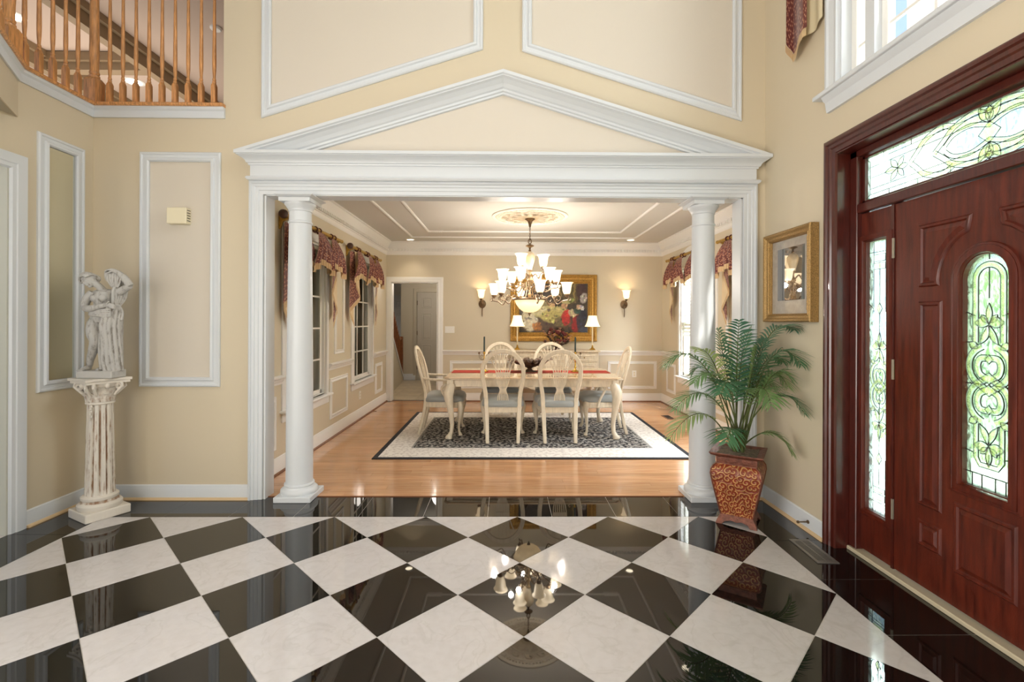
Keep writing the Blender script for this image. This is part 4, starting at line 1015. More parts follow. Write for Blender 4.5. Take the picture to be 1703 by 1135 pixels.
# oval-headed door glass
lines = []
b = MB(); b.prism([(XD + .024, y, z) for y, z in arch_pts(YC, hw + .004, .636, 1.704)], (.003, 0, 0)); pn = b.build('pane', 'streakgreen', leaf)
inner = [(YC - .062, 1.30), (YC - .062, 1.59)] + arc(YC, 1.59, .062, .062, 180, 0, 12) + [(YC + .062, 1.30)]
lines += band(leaf, inner, .026)
finial(leaf, YC, 1.385, .066, .17, 1, lines)
motif(leaf, YC, 1.205, .100, .26, 1, lines); motif(leaf, YC, 1.02, .100, .26, -1, lines)
finial(leaf, YC, .835, .066, .17, -1, lines)
low = [(YC - .058, .93), (YC - .058, .775), (YC - .04, .745), (YC + .04, .745), (YC + .058, .775), (YC + .058, .93)]
lines += band(leaf, low, .022)
lines += [[(YC, 1.50), (YC, 1.64)], [(YC, 1.64 + .035), (YC, 1.70)], [(YC - hw, .70), (YC + hw, .70)], [(YC - .03, .64), (YC - .03, .70)], [(YC + .03, .64), (YC + .03, .70)], [(YC, .745), (YC, .80)],
          [(YC - hw, 1.11), (YC - .03, 1.11)], [(YC + .03, 1.11), (YC + hw, 1.11)], [(YC - hw, 1.44), (YC - .06, 1.42)], [(YC + hw, 1.44), (YC + .06, 1.42)], [(YC - .075, .64), (YC - .075, .70)], [(YC + .075, .64), (YC + .075, .70)],
          [(YC - hw, 1.30), (YC - .08, 1.30)], [(YC + hw, 1.30), (YC + .08, 1.30)], [(YC - hw, .80), (YC - .06, .79)], [(YC + hw, .80), (YC + .06, .79)]]
lead(leaf, lines)
# side light glass
for sl, ym in ((sl1, ym1), (sl2, ym2)):
    lines = []; gw = .082
    b = MB(); b.box((XD + .024, ym - gw - .004, .281), (XD + .027, ym + gw + .004, 1.869)); b.build('pane', 'streak', sl)
    for z in (1.80, .345): lines.append([(ym - gw, z), (ym + gw, z)])
    for q in (-.045, .045): lines += [[(ym + q, .285), (ym + q, 1.15 - .55)], [(ym + q, 1.45), (ym + q, 1.865)]]
    lines += [[(ym, 1.16), (ym, 1.74)], [(ym, .42), (ym, .98)]]
    for z0, z1 in ((1.70, 1.735), (1.745, 1.785), (.36, .395), (.405, .43)):
        d = [(ym - .042, z0), (ym + .042, z0), (ym + .042, z1), (ym - .042, z1)]; bevelpiece(sl, d); lines.append(close(d))
    for z in (1.47, .60):
        d = [(ym, z - .035), (ym + .02, z), (ym, z + .035), (ym - .02, z)]; bevelpiece(sl, d); lines += [close(d), [(ym - gw, z + .03), (ym - .045, z)], [(ym + gw, z + .03), (ym + .045, z)]]
    finial(sl, ym, 1.245, .055, .16, 1, lines)
    motif(sl, ym, 1.09, .066, .22, 1, lines); motif(sl, ym, .95, .066, .22, -1, lines)
    finial(sl, ym, .80, .055, .16, -1, lines)
    lead(sl, lines, r=.0018)
# transom glass (long axis y)
tz0, tz1, ty0, ty1 = 2.105, 2.38, 1.365, 2.855; yc, zc = (ty0 + ty1) / 2, (tz0 + tz1) / 2
tr = MB(); tr.box((XD + .0, ty0, tz0), (XD + .03, ty0 + .02, tz1)); tr.box((XD, ty1 - .02, tz0), (XD + .03, ty1, tz1)); tr.box((XD, ty0, tz0), (XD + .03, ty1, tz0 + .012)); tr.box((XD, ty0, tz1 - .012), (XD + .03, ty1, tz1))
tr = tr.build('transom', 'casing', dr)
b = MB(); b.box((XD + .018, ty0, tz0), (XD + .021, ty1, tz1)); b.build('pane', 'streak', tr)
lines = []; hz = (tz1 - tz0) / 2 - .012
for q in (.045, .085):
    if q == .045: lines += [[(ty0 + q, tz0 + .04), (ty1 - q, tz0 + .04)], [(ty0 + q, tz1 - .04), (ty1 - q, tz1 - .04)], [(ty0 + q, tz0 + .04), (ty0 + q, tz1 - .04)], [(ty1 - q, tz0 + .04), (ty1 - q, tz1 - .04)]]
for e, s_ in ((ty0, 1), (ty1, -1)):
    lines += [[(e, tz0 + .01), (e + s_ * .045, tz0 + .04)], [(e, tz1 - .01), (e + s_ * .045, tz1 - .04)], [(e + s_ * .045, zc), (e + s_ * .22, zc)]]
for k in range(1, 8):
    y = lerp(ty0, ty1, k / 8); lines += [[(y, tz0), (y, tz0 + .04)], [(y + .04, tz1 - .04), (y + .04, tz1)]]
lines += [[(ty0 + .045, tz1 - .075), (ty1 - .045, tz1 - .075)], [(ty0 + .045, tz0 + .072), (ty1 - .045, tz0 + .072)]]
for k in range(6):   # bevelled border bricks
    for za, zb in ((tz1 - .075, tz1 - .04), (tz0 + .04, tz0 + .072)):
        ya = lerp(ty0 + .05, ty1 - .05, (k + .06) / 6); yb = lerp(ty0 + .05, ty1 - .05, (k + .94) / 6); bevelpiece(tr, [(ya, za + .003), (yb, za + .003), (yb, zb - .003), (ya, zb - .003)], XD + .015, .12)
for s_ in (1, -1):
    for k, (off, sc_) in enumerate(((.10, 1.0), (.27, .85))):
        for v in (1, -1):
            L = [(yc + s_ * (off + q * .13 * sc_), zc + v * t * hz) for q, t in ((-.9, .75), (-.3, .92), (.5, .72), (1.0, .30), (1.35, .0))]
            L = [(p.x, p.y) for p in smoothpath([(a, c, 0) for a, c in L], 4)]; lines += band(tr, L, .026, XD + .013)
            if k: continue
            L = [(yc + s_ * (off + q * .13 * sc_), zc + v * t * hz) for q, t in ((-.8, .25), (-.1, .50), (.55, .40), (.9, .10))]
            L = [(p.x, p.y) for p in smoothpath([(a, c, 0) for a, c in L], 4)]; lines += band(tr, L, .02, XD + .013)
    ye = yc + s_ * .50
    for (dy, dz, w_) in ((.09, 0, .035), (.05, .06, .034), (.05, -.06, .034), (-.04, .055, .03), (-.04, -.055, .03), (-.07, 0, .03)):
        p = petal(ye, zc, ye + s_ * dy, zc + dz, w_); bevelpiece(tr, p, XD + .013); lines.append(close(p))
for dz in (1, -1):
    for dy in (-.05, 0, .05):
        p = petal(yc, zc + dz * hz * .35, yc + dy, zc + dz * hz * .98, .036); bevelpiece(tr, p, XD + .013); lines.append(close(p))
d = [(yc - .05, zc), (yc, zc - .05), (yc + .05, zc), (yc, zc + .05)]; bevelpiece(tr, d, XD + .013); lines.append(close(d))
lead(tr, lines, XD + .012, .0017)

# ---- outdoors seen through the glass
b = MB(); b.box((2.3, -30, -.35), (60, 40, -.25)); struct(b.build('lawn', 'grass'))
b = MB(); b.box((2.25, -1, -.25), (5.2, 6.0, -.12)); struct(b.build('porch_floor', 'siding'))
def shrub(x, y, r, hgt, label):
    random.seed(int(x * 7 + y * 13)); b = MB(); b.tube([(0, 0, 0), (0, 0, hgt * .45)], [.08, .05], 8, mi=1)
    for i in range(26):
        a = random.uniform(0, 2 * pi); q = random.uniform(0, r * .75); z = random.uniform(hgt * .28, hgt * .95)
        b.ell((q * cos(a), q * sin(a), z), (random.uniform(.25, .42) * r, random.uniform(.25, .42) * r, random.uniform(.2, .34) * r), 8, 6)
    for v in range(len(b.v)):
        p = Vector(b.v[v]); b.v[v] = tuple(p + noise.noise_vector(p * 3.0) * .14 * r)
    o = b.build('shrub', ['leafy', 'stem'], loc=(x, y, -.25), smooth=80); return tag(o, label, 'shrub', 'garden shrubs outside the entrance')
shrub(8.5, 5.2, 1.4, 2.6, 'green garden tree seen through the entrance door glass'); shrub(9.5, 8.4, 1.5, 2.4, 'green shrub seen through the narrow glass beside the door'); shrub(7.2, 8.6, .8, .9, 'low green bush outside beyond the narrow side glass'); shrub(12, 3.6, 2.2, 3.6, 'tall tree standing furthest out beyond the entrance door')
po = thing('porch', 'white porch column and side wall seen through the window above the door', 'porch', (0, 0, 0))
b = MB(); b.box((3.7, 4.15, -.12), (3.95, 4.4, 5.6)); b.box((3.64, 4.09, 3.9), (4.01, 4.46, 4.0)); b.build('porch_post', 'siding', po, bevel=.01)
b = MB(); b.box((2.18, -1.0, 2.60), (4.2, 2.2, 2.72)); b.build('sun_baffle', 'siding', po)  # added slab that blocks most of the sun at the transom
b = MB(); b.box((2.18, 1.45, 5.02), (2.375, 6.5, 5.14)); b.box((2.18, -3, 5.02), (3.6, 1.45, 5.14)); b.build('sun_mask', 'siding', po)  # added unseen slabs that shape the sun entering the tall window
b = MB()
for i in range(14): b.box((2.2, 4.50 + .002 * i, 2.9 + .2 * i), (3.62, 4.56, 3.09 + .2 * i))
b.build('side_wall', 'siding', po)
# ================================================================ FOYER OBJECTS
def column(x, y, label):
    t = thing('column', label, 'column', (x, y, 0), 0, 'portal columns')
    b = MB(); b.box((-.14, -.14, 0), (.14, .14, .042)); b.build('plinth', 'trim', t, bevel=.004)
    b = MB(); b.lathe([(.135, .042), (.138, .055), (.136, .072), (.126, .082), (.112, .088), (.108, .100), (.112, .108), (.109, .118), (.102, .122)], n=40); b.build('base', 'trim', t, smooth=40)
    b = MB(); b.lathe([(.102, .12)] + [(lerp(.100, .084, s) + .004 * sin(pi * s), lerp(.14, 2.13, s)) for s in [i / 12 for i in range(13)]] + [(.083, 2.14), (.090, 2.146), (.091, 2.156), (.083, 2.162), (.082, 2.24)], n=40); b.build('shaft', 'trim', t, smooth=40)
    b = MB(); b.lathe([(.083, 2.235), (.088, 2.24), (.088, 2.25), (.096, 2.262), (.108, 2.280), (.116, 2.290), (.116, 2.300)], n=40)
    b.frustum((-.118, -.118), (.118, .118), 2.300, (-.118, -.118), (.118, .118), 2.328); b.frustum((-.118, -.118), (.118, .118), 2.328, (-.145, -.145), (.145, .145), 2.345); b.box((-.145, -.145, 2.345), (.145, .145, 2.352))
    b.build('capital', 'trim', t, smooth=40)
    return t
column(-1.622, 3.785, 'round white column at the left end of the wide opening, clear of any plant'); column(1.560, 3.785, 'round white column at the right end of the opening, behind the potted palm')

# --- pedestal
pd = thing('pedestal', 'fluted whitewashed plaster pedestal in the corner under the marble statue', 'pedestal', (-2.885, 3.44, 0), R(-29)); pd.scale = (.80, .80, 1)
b = MB(); b.box((-.165, -.165, 0), (.165, .165, .062)); b.build('plinth', 'plaster', pd, bevel=.008, segs=2)
b = MB(); b.lathe([(.150, .06), (.160, .072), (.160, .092), (.148, .104), (.132, .108), (.126, .120), (.134, .130), (.134, .145), (.118, .156)], n=36); b.build('base', 'plaster', pd, smooth=40)
def flute(u, v):
    a = 2 * pi * u; z = lerp(.15, .80, v); r = lerp(.108, .092, v); e = min(1, min(v, 1 - v) / .05)
    q = max(0, sin(a * 12)); return ((r - .020 * q * e) * cos(a), (r - .020 * q * e) * sin(a), z)
b = MB(); b.grid(144, 16, flute); b.build('shaft', 'plaster', pd, smooth=60)
b = MB(); b.lathe([(.093, .79), (.104, .795), (.104, .806), (.094, .812), (.098, .84), (.108, .88), (.128, .925), (.142, .94)], n=36)
# acanthus leaves in two rows, then corner volutes
def leafblade(a, r0, z0, z1, wd, curl):
    c, s_ = cos(a), sin(a)
    def f(u, v):
        t = v; rr = r0 + curl * t ** 3 + .006; z = lerp(z0, z1, t) - (.012 if t > .9 else 0); wdt = wd * sin(pi * (.25 + .62 * t)) * (1 + .15 * sin(t * 26)); o = (u - .5) * wdt
        rr -= abs(u - .5) * .010; return (c * rr - s_ * o, s_ * rr + c * o, z)
    b.grid(4, 8, f)
for i in range(8):
    leafblade(2 * pi * i / 8, .096, .81, .880, .092, .034); leafblade(2 * pi * (i + .5) / 8, .100, .83, .925, .09, .044)
for i in range(4):
    a = pi / 4 + i * pi / 2
    for s_ in (1, -1):
        q = a + s_ * .16; pts = []
        for k in range(20):
            t = k / 19; th = t * 3.4 * pi; rr = .030 * (1 - t * .8); rad = .150 + rr * cos(th); z = .918 + rr * sin(th); pts.append((rad * cos(q), rad * sin(q), z))
        b.tube([(.112 * cos(q), .112 * sin(q), .855)] + pts, [.010] + [.0125 * (1 - .5 * k / 19) for k in range(20)], 6)
for i in range(4):
    a = i * pi / 2; b.ell((.128 * cos(a), .128 * sin(a), .925), (.022, .022, .022), 8, 6)
b.build('capital', 'plaster', pd, smooth=50)
# garland drop below the capital
b = MB()
for k in range(7): b.ell((.101 - .0, -.02 + .008 * (k % 2), .80 - k * .018), (.010, .013 - k * .001, .011), 6, 5)
b.T = Matrix.Rotation(R(-45), 4, 'Z'); b.build('garland', 'plaster', pd, smooth=50, rotz=R(-50))
b = MB(); A = []
for k in range(4):
    a0 = pi / 4 + k * pi / 2
    for j in range(7):
        t = j / 6 - .5; ang = k * pi / 2 + pi / 2 + 0; d = .158 - .020 * cos(pi * t)
        x, y = t * .316, -d; ca, sa = cos(k * pi / 2), sin(k * pi / 2); A.append((x * ca - y * sa, x * sa + y * ca))
b.prism([(x, y, .940) for x, y in A], (0, 0, .018)); b.prism([(x * 1.07, y * 1.07, .958) for x, y in A], (0, 0, .018)); b.build('abacus', 'plaster', pd, bevel=.003)

# --- statue: a draped classical figure, about 0.75 m; built from limbs fused by a voxel remesh
ST = thing('statue', 'weathered grey marble statue of a woman in draped cloth on a pedestal', 'statue', (-2.865, 3.44, .977), 0)
b = MB(); b.prism([(-.125, -.080, 0), (.120, -.080, 0), (.128, .04, 0), (.10, .075, 0), (-.11, .075, 0)], (0, 0, .052)); b.build('base', 'marble', ST, bevel=.005)
b = MB()
def interp_r(rs, n):
    out = []
    for i in range(len(rs) - 1):
        for j in range(n): out.append(lerp(rs[i], rs[i + 1], j / n))
    return out + [rs[-1]]
def limb(pts, rs, n=12): b.tube(smoothpath(pts, 5), interp_r(rs, 5), n)
# x: image right +, y: away +, z up.  feet at .05
# bent leg (image left): hip, knee turned in, shin sloping down to the foot at left
limb([(-.022, -.002, .425), (-.040, -.022, .375), (-.034, -.044, .315), (-.014, -.054, .262), (-.044, -.032, .200), (-.082, -.012, .130), (-.100, .004, .078)], [.050, .049, .043, .033, .030, .023, .017])
limb([(-.102, .010, .070), (-.106, -.018, .064), (-.112, -.048, .058)], [.017, .019, .013], 10)
for k in range(5): limb([(-.126 + k * .0080, -.046, .058), (-.130 + k * .0092, -.066 - (.004 if k in (3, 4) else 0), .054)], [.0066, .0054], 6)
# standing leg
limb([(.026, .0, .42), (.030, -.006, .34), (.016, -.006, .26), (.006, .004, .17), (.002, .010, .08)], [.052, .050, .038, .032, .018])
limb([(.002, .018, .066), (-.002, -.02, .060), (-.004, -.052, .056)], [.017, .018, .012], 8)
# hips, twisting torso, chest
limb([(-.008, .002, .395), (-.010, .0, .43), (-.004, -.002, .475), (.004, -.006, .52), (.010, -.008, .565), (.012, -.004, .605)], [.062, .068, .050, .056, .064, .052], 16)
b.ell((-.036, .016, .405), (.046, .046, .046)); b.ell((.026, .018, .405), (.046, .046, .046))
b.ell((-.020, -.052, .558), (.027, .024, .026)); b.ell((.036, -.050, .562), (.027, .024, .026))
b.ell((.008, .0, .602), (.088, .036, .028))
# neck and bowed head turned to the left
limb([(.000, -.004, .612), (-.020, -.014, .645), (-.044, -.024, .668)], [.027, .023, .024])
hc = Vector((-.074, -.032, .684)); _z = Vector((-.62, -.22, .75)).normalized(); _f = Vector((-.15, -.85, -.40)); _f = (_f - _z * _f.dot(_z)).normalized(); _x = (-_f).cross(_z).normalized(); Qh = Matrix((_x, -_f, _z)).transposed()
class _Q:
    def __init__(s, m): s.m = m
    def to_matrix(s): return s.m
b.ell(hc, (.036, .042, .050), 14, 10, rot=_Q(Qh))
def hp(x, y, z): return tuple(hc + Qh @ Vector((x, y, z)))
b.ell(hp(0, -.041, -.008), (.0065, .011, .012), 8, 6, rot=_Q(Qh)); b.ell(hp(0, -.038, -.026), (.011, .007, .005), 8, 6, rot=_Q(Qh)); b.ell(hp(0, -.030, -.040), (.012, .011, .010), 8, 6, rot=_Q(Qh))
for s_ in (1, -1): b.ell(hp(s_ * .015, -.034, .003), (.008, .005, .004), 8, 6, rot=_Q(Qh)); b.ell(hp(s_ * .035, .0, -.006), (.005, .009, .012), 8, 6, rot=_Q(Qh)); b.ell(hp(s_ * .015, -.038, .013), (.012, .005, .004), 8, 6, rot=_Q(Qh))
# arm at image left: shoulder down to elbow, forearm crossing the body to the gathered cloth
limb([(-.070, -.004, .600), (-.096, -.020, .560), (-.098, -.040, .515), (-.078, -.056, .488)], [.030, .030, .025, .023])
limb([(-.082, -.054, .490), (-.020, -.088, .486), (.046, -.092, .500), (.086, -.084, .512)], [.024, .024, .018, .014])
limb([(.084, -.084, .512), (.112, -.078, .512)], [.015, .015], 8)
for k in range(4): limb([(.108, -.084, .522 - k * .008), (.128, -.076, .516 - k * .009), (.132, -.058, .508 - k * .009)], [.0062, .0058, .005], 6)
limb([(.096, -.094, .518), (.112, -.100, .530), (.122, -.096, .536)], [.007, .0062, .005], 6)
# raised arm (image right): elbow out, forearm folded back over the head cloth
limb([(.082, .0, .604), (.122, -.004, .612), (.168, -.012, .636), (.198, -.018, .652)], [.030, .029, .025, .023])
limb([(.200, -.018, .650), (.172, -.026, .698), (.130, -.030, .738), (.096, -.030, .756)], [.024, .025, .018, .014])
limb([(.098, -.030, .755), (.072, -.030, .760)], [.015, .014], 8)
for k in range(4): limb([(.076, -.042 + k * .009, .762), (.056, -.046 + k * .010, .758), (.042, -.044 + k * .010, .742)], [.0062, .0058, .005], 6)
limb([(.092, -.044, .752), (.080, -.052, .742), (.068, -.054, .736)], [.007, .006, .005], 6)
body = b.build('body', 'marble', ST, fix=False)
rm = body.modifiers.new('fuse', 'REMESH'); rm.mode = 'VOXEL'; rm.voxel_size = .0036; rm.use_smooth_shade = True
sm = body.modifiers.new('soften', 'SMOOTH'); sm.factor = .5; sm.iterations = 2
# hair: waved mass with a knot
b = MB(); b.ell(tuple(hc + Qh @ Vector((0, .012, .018))), (.043, .044, .042), 14, 10, rot=_Q(Qh)); b.ell(hp(0, .050, -.004), (.026, .026, .026), 10, 8)
for k in range(13):
    a = R(-84 + 14 * k); b.tube(smoothpath([hp(.036 * sin(a), -.034, .026 * cos(a) + .018), hp(.047 * sin(a + .1), -.012, .046 * cos(a) + .014), hp(.046 * sin(a - .1), .014, .046 * cos(a) + .014), hp(.024 * sin(a), .052, .026 * cos(a))], 3), .0068, 6)
hr = b.build('hair', 'marble', ST, fix=False); rm = hr.modifiers.new('fuse', 'REMESH'); rm.mode = 'VOXEL'; rm.voxel_size = .0034; rm.use_smooth_shade = True
# drapery: pleated fall at image right, wrap round the hips, cloth gathered up behind the head and raised arm
b = MB()
for k in range(9):
    t = k / 8; x = lerp(.050, .128, t); y_ = -.060 + .055 * t * t; ph = sin(k * 2.3); rr = .0085 + .0035 * (k % 2)
    b.tube(smoothpath([(.075 + .045 * t, y_ - .010, .480), (lerp(.046, .118, t), y_ - .014 - .012 * (k % 2), .37), (x + .006 * ph, y_ - .010 - .012 * (k % 2), .24), (x - .005 * ph, y_ - .012 * (k % 2), .13), (x + .004, y_ + .004, .050)], 4), [rr * (1 + .3 * i / 16) for i in range(17)], 7)
b.tube(smoothpath([(.092, .0, .47), (.086, .004, .3), (.088, .006, .05)], 4), .040, 12)
b.tube(smoothpath([(.040, -.050, .40), (.030, -.060, .30), (.022, -.056, .18), (.030, -.052, .06)], 4), [.012] * 17, 7)
for k in range(4):
    b.tube(smoothpath([(-.070, .006, .462 - k * .006), (-.044, -.064, .470 - k * .009), (.030, -.088, .476 - k * .013), (.110, -.070, .484 - k * .016)], 4), .0075, 7)
for k in range(7):
    b.tube(smoothpath([(.092 + k * .006, -.074 + k * .008, .515), (.078 + k * .009, -.072 + k * .012, .46), (.066 + k * .011, -.070 + k * .01, .405 + .014 * (k % 2))], 4), .010, 7)
for k in range(6): b.tube(smoothpath([(.110, -.060 + .01 * k, .50), (.106 + .004 * k, -.050 + .016 * k, .56), (.100 + .006 * k, -.040 + .016 * k, .62), (.110 + .006 * k, -.020 + .010 * k, .66)], 4), .010, 7)
for k in range(9):      # gathered cloth under the raised forearm
    t = k / 8; b.tube(smoothpath([(.118 - .01 * t, .000 + .01 * t, .60), (.098 + .02 * t, -.024 + .03 * t, .650), (.050 + .105 * t, -.030, .690 + .010 * sin(pi * t)), (.040 + .090 * t, -.030, .735 - .020 * t), (.050 + .060 * t, -.020, .750 - .015 * t)], 4), [lerp(.008, .012, i / 16) for i in range(17)], 7)
b.ell((.098, -.004, .694), (.058, .026, .050))
for k in range(6):
    x = .062 + .018 * k; b.tube(smoothpath([(.085 + .008 * k, -.030, .640), (x, -.042, .690), (x - .006, -.034, .738 - .006 * abs(k - 2))], 4), .0075, 7)
dp = b.build('drapery', 'marble', ST, fix=False); rm = dp.modifiers.new('fuse', 'REMESH'); rm.mode = 'VOXEL'; rm.voxel_size = .0036; rm.use_smooth_shade = True
sm = dp.modifiers.new('soften', 'SMOOTH'); sm.factor = .4; sm.iterations = 1

# --- door chime box
ch = thing('door_chime', 'small cream door chime box on the framed wall panel', 'chime', (-2.52, YF, 2.185))
b = MB(); b.frustum((-.075, -.06), (.075, 0), -.062, (-.075, -.06), (.075, 0), .062); b.build('housing', 'ivoryplastic', ch, bevel=.006, segs=2)
for k in range(5): b = MB(); b.box((.0755, -.05, -.04 + k * .02), (.077, -.012, -.035 + k * .02)); b.build('slot', 'slot', ch)

# --- framed glazed picture on the right wall
pc = thing('framed_picture', 'gold framed glazed picture on the wall beside the entrance door', 'picture', (XR, 3.365, 1.715), 0)
FPF = [(a_ * .74, b_) for a_, b_ in [(0, 0), (0, .055), (.012, .062), (.024, .058), (.040, .046), (.060, .040), (.068, .046), (.074, .040), (.080, .024), (.080, 0)]]
fr = framed('frame', [(-.004, -.285, -.325), (-.004, .285, -.325), (-.004, .285, .325), (-.004, -.285, .325)], (-1, 0, 0), FPF, 'goldframe2', None, pc)
b = MB(); b.box((0, -.25, -.29), (-.012, .25, .29)); b.build('backing', 'black', pc)
b = MB()
for i in range(40):
    z = -.24 + i * .0123
    for y in (-.226, .226): b.ell((-.045, y, z), .0042, 6, 4)
b.build('bead', 'goldframe', pc, kind='stuff')
b = MB(); b.box((-.014, -.226, -.266), (-.020, .226, .266)); b.build('mat_board', 'matboard', pc)
b = MB(); b.box((-.0205, -.165, -.17), (-.022, .155, .205)); b.build('print', 'darkprint', pc)

# --- floor vent, door stop
fv = thing('floor_vent', 'grey metal floor register in the black floor border by the door', 'vent', (1.865, 2.88, 0), R(-2))
b = MB(); b.box((-.062, -.15, 0), (.062, -.128, .005)); b.box((-.062, .128, 0), (.062, .15, .005)); b.box((-.062, -.13, 0), (-.046, .13, .005)); b.box((.046, -.13, 0), (.062, .13, .005)); b.build('rim', 'ventmetal', fv)
b = MB(); b.box((-.048, -.13, .0002), (.048, .13, .0012)); b.build('well', 'slot', fv)
for i in range(17): b = MB(); b.box((-.046, -.122 + i * .015, .001), (.046, -.116 + i * .015, .0045)); b.build('slat', 'ventmetal', fv)
b = MB(); b.box((-.004, -.13, .002), (.004, .13, .0048)); b.build('rib', 'ventmetal', fv)
ds = thing('door_stop', 'small bronze door stop sticking out of the right baseboard', 'door stop', (XR - .016, 3.16, .06), 0)
b = MB(); b.T = Matrix.Rotation(R(-90), 4, 'Y'); b.lathe([(.012, 0), (.012, .006), (.005, .010), (.004, .06), (.009, .064), (.009, .074), (.004, .078)], n=12); b.build('rod', 'bronze', ds, smooth=40)

# --- balcony railing: turned oak balusters and newels
def baluster(bm_=None):
    b = MB(); s_ = .0165
    b.box((-s_, -s_, 0), (s_, s_, .17)); b.frustum((-s_, -s_), (s_, s_), .17, (-.011, -.011), (.011, .011), .190)
    b.lathe([(.011, .188), (.014, .196), (.014, .204), (.009, .210), (.013, .216), (.013, .224), (.0095, .232), (.0135, .30), (.0145, .36), (.012, .60), (.0095, .90), (.009, 1.04)], n=12)
    return b
bq = thing('balcony_railing', 'golden oak balustrade with turned balusters along the upper balcony', 'railing', (0, 0, ZU + .026))
b0 = baluster().build('baluster', 'oak', bq, smooth=40); b0.location = (-3.115, 3.79, 0)
spots = [(-3.115 + .1015 * i, 3.79) for i in range(1, 10)] + [(-3.235, 3.245 + .1 * i) for i in range(5)] + [(-3.15 + .088 * i, 3.05 - .13 * i) for i in range(1, 4)]
for x, y in spots: c = b0.copy(); c.location = (x, y, 0); col.objects.link(c)
def newel(x, y):
    s_ = .045; b = MB(); b.box((-s_, -s_, 0), (s_, s_, .20)); b.frustum((-s_, -s_), (s_, s_), .20, (-.032, -.032), (.032, .032), .222)
    b.lathe([(.032, .22), (.036, .228), (.036, .238), (.028, .246), (.034, .256), (.034, .266), (.029, .276), (.033, .42), (.029, .8), (.024, 1.04)], n=20); b.build('newel_post', 'oak', bq, smooth=40, loc=(x, y, 0))
newel(-3.235, 3.79); newel(-3.22, 3.13)
b = MB(); b.tube([(-2.2, 3.79, 1.06), (-3.235, 3.79, 1.06), (-3.235, 3.15, 1.06), (-2.88, 2.62, 1.06)], .032, 10); b.build('handrail', 'oak', bq, smooth=50)

# --- recessed lights and detector of the upper hall
def canlight(x, y, z, r, label, up=False):
    t = thing('recessed_light', label, 'light', (x, y, z)); b = MB(); b.ring([(r * .74, 0), (r, 0), (r, -.006), (r * .78, -.012), (r * .74, -.006)], 28); b.build('trim_ring', 'whiteplastic', t, smooth=40)
    b = MB(); b.lathe([(r * .75, -.003), (r * .3, -.004)], n=24); b.build('lamp', 'canlight', t); return t
canlight(-6.71, 6.55, 5.5, .16, 'round recessed light in the upper hall ceiling, left of the two'); canlight(-6.45, 8.35, 5.5, .16, 'round recessed light in the upper hall ceiling, low behind the balusters')
sd = thing('smoke_detector', 'round white smoke detector on the upper hall ceiling at right', 'detector', (-4.1, 6.78, 5.5)); b = MB(); b.lathe([(.075, 0), (.075, -.02), (.06, -.035), (.0, -.038)], n=24); b.build('cover', 'whiteplastic', sd, smooth=40)

# --- potted palm
PT = thing('potted_palm', 'green potted palm in a square red scrollwork vase before the right column', 'potted plant', (1.632, 3.335, 0), R(-33)); PT.scale = (1.1, 1.1, 1.0)
def sq(prof, name, m, bev=.004, faces=None, uvs=True):
    """square vase section with UVs on each side; prof = [(half, z)]"""
    b = MB()
    for k in range(4):
        ca, sa = cos(k * pi / 2), sin(k * pi / 2)
        def f(u, v):
            i = v * (len(prof) - 1); j = min(int(i), len(prof) - 2); h_ = lerp(prof[j][0], prof[j + 1][0], i - j); z = lerp(prof[j][1], prof[j + 1][1], i - j); x = (u - .5) * 2 * h_; y = -h_
            return (x * ca - y * sa, x * sa + y * ca, z)
        b.grid(6, len(prof) - 1, f, 0, lambda u, v: (u * .3 + k * .37, interp([(i / (len(prof) - 1), p[1]) for i, p in enumerate(prof)], v)))
    return b.build(name, m, PT, smooth=30)
bodyp = [(.092, .060), (.100, .10), (.113, .17), (.128, .25), (.139, .31), (.144, .345), (.142, .375), (.130, .398), (.114, .412)]
sq(bodyp, 'vase_body', 'potred')
sq([(.114, .412), (.112, .418), (.115, .424), (.117, .460), (.122, .466), (.142, .474), (.152, .486), (.152, .492), (.138, .492), (.112, .480), (.110, .44)], 'vase_neck', 'potbrown')
b = MB()
for k in range(4):
    ca, sa = cos(k * pi / 2), sin(k * pi / 2)
    P = []
    for (x, z) in ((-.118, 0), (-.080, 0), (-.066, .018), (-.03, .030), (0, .022), (.03, .030), (.066, .018), (.080, 0), (.118, 0), (.105, .035), (.092, .062), (-.092, .062), (-.105, .035)):
        y = -lerp(.118, .092, min(1, z / .062)); P.append((x * ca - y * sa, x * sa + y * ca, z))
    b.prism(P, (sa * -.012, ca * .012, 0) if 0 else tuple(Vector((0, .012, 0)).xyz @ Matrix(((ca, sa, 0), (-sa, ca, 0), (0, 0, 1)))))
b.build('foot', 'potbrown', PT)
for k in range(4):      # raised corner ribs
    a = pi / 4 + k * pi / 2; b = MB(); b.tube([(h_ * 1.414 * cos(a) * .995, h_ * 1.414 * sin(a) * .995, z) for h_, z in bodyp], .0055, 6); b.build('corner_rib', 'potbrown', PT, smooth=40)
b = MB()
def soilf(u, v): x, y = (u - .5) * .225, (v - .5) * .225; return (x, y, .470 + .016 * noise.noise(Vector((x * 30, y * 30, 0))) + .012)
b.grid(10, 10, soilf); b.build('moss', 'soil', PT, smooth=60)
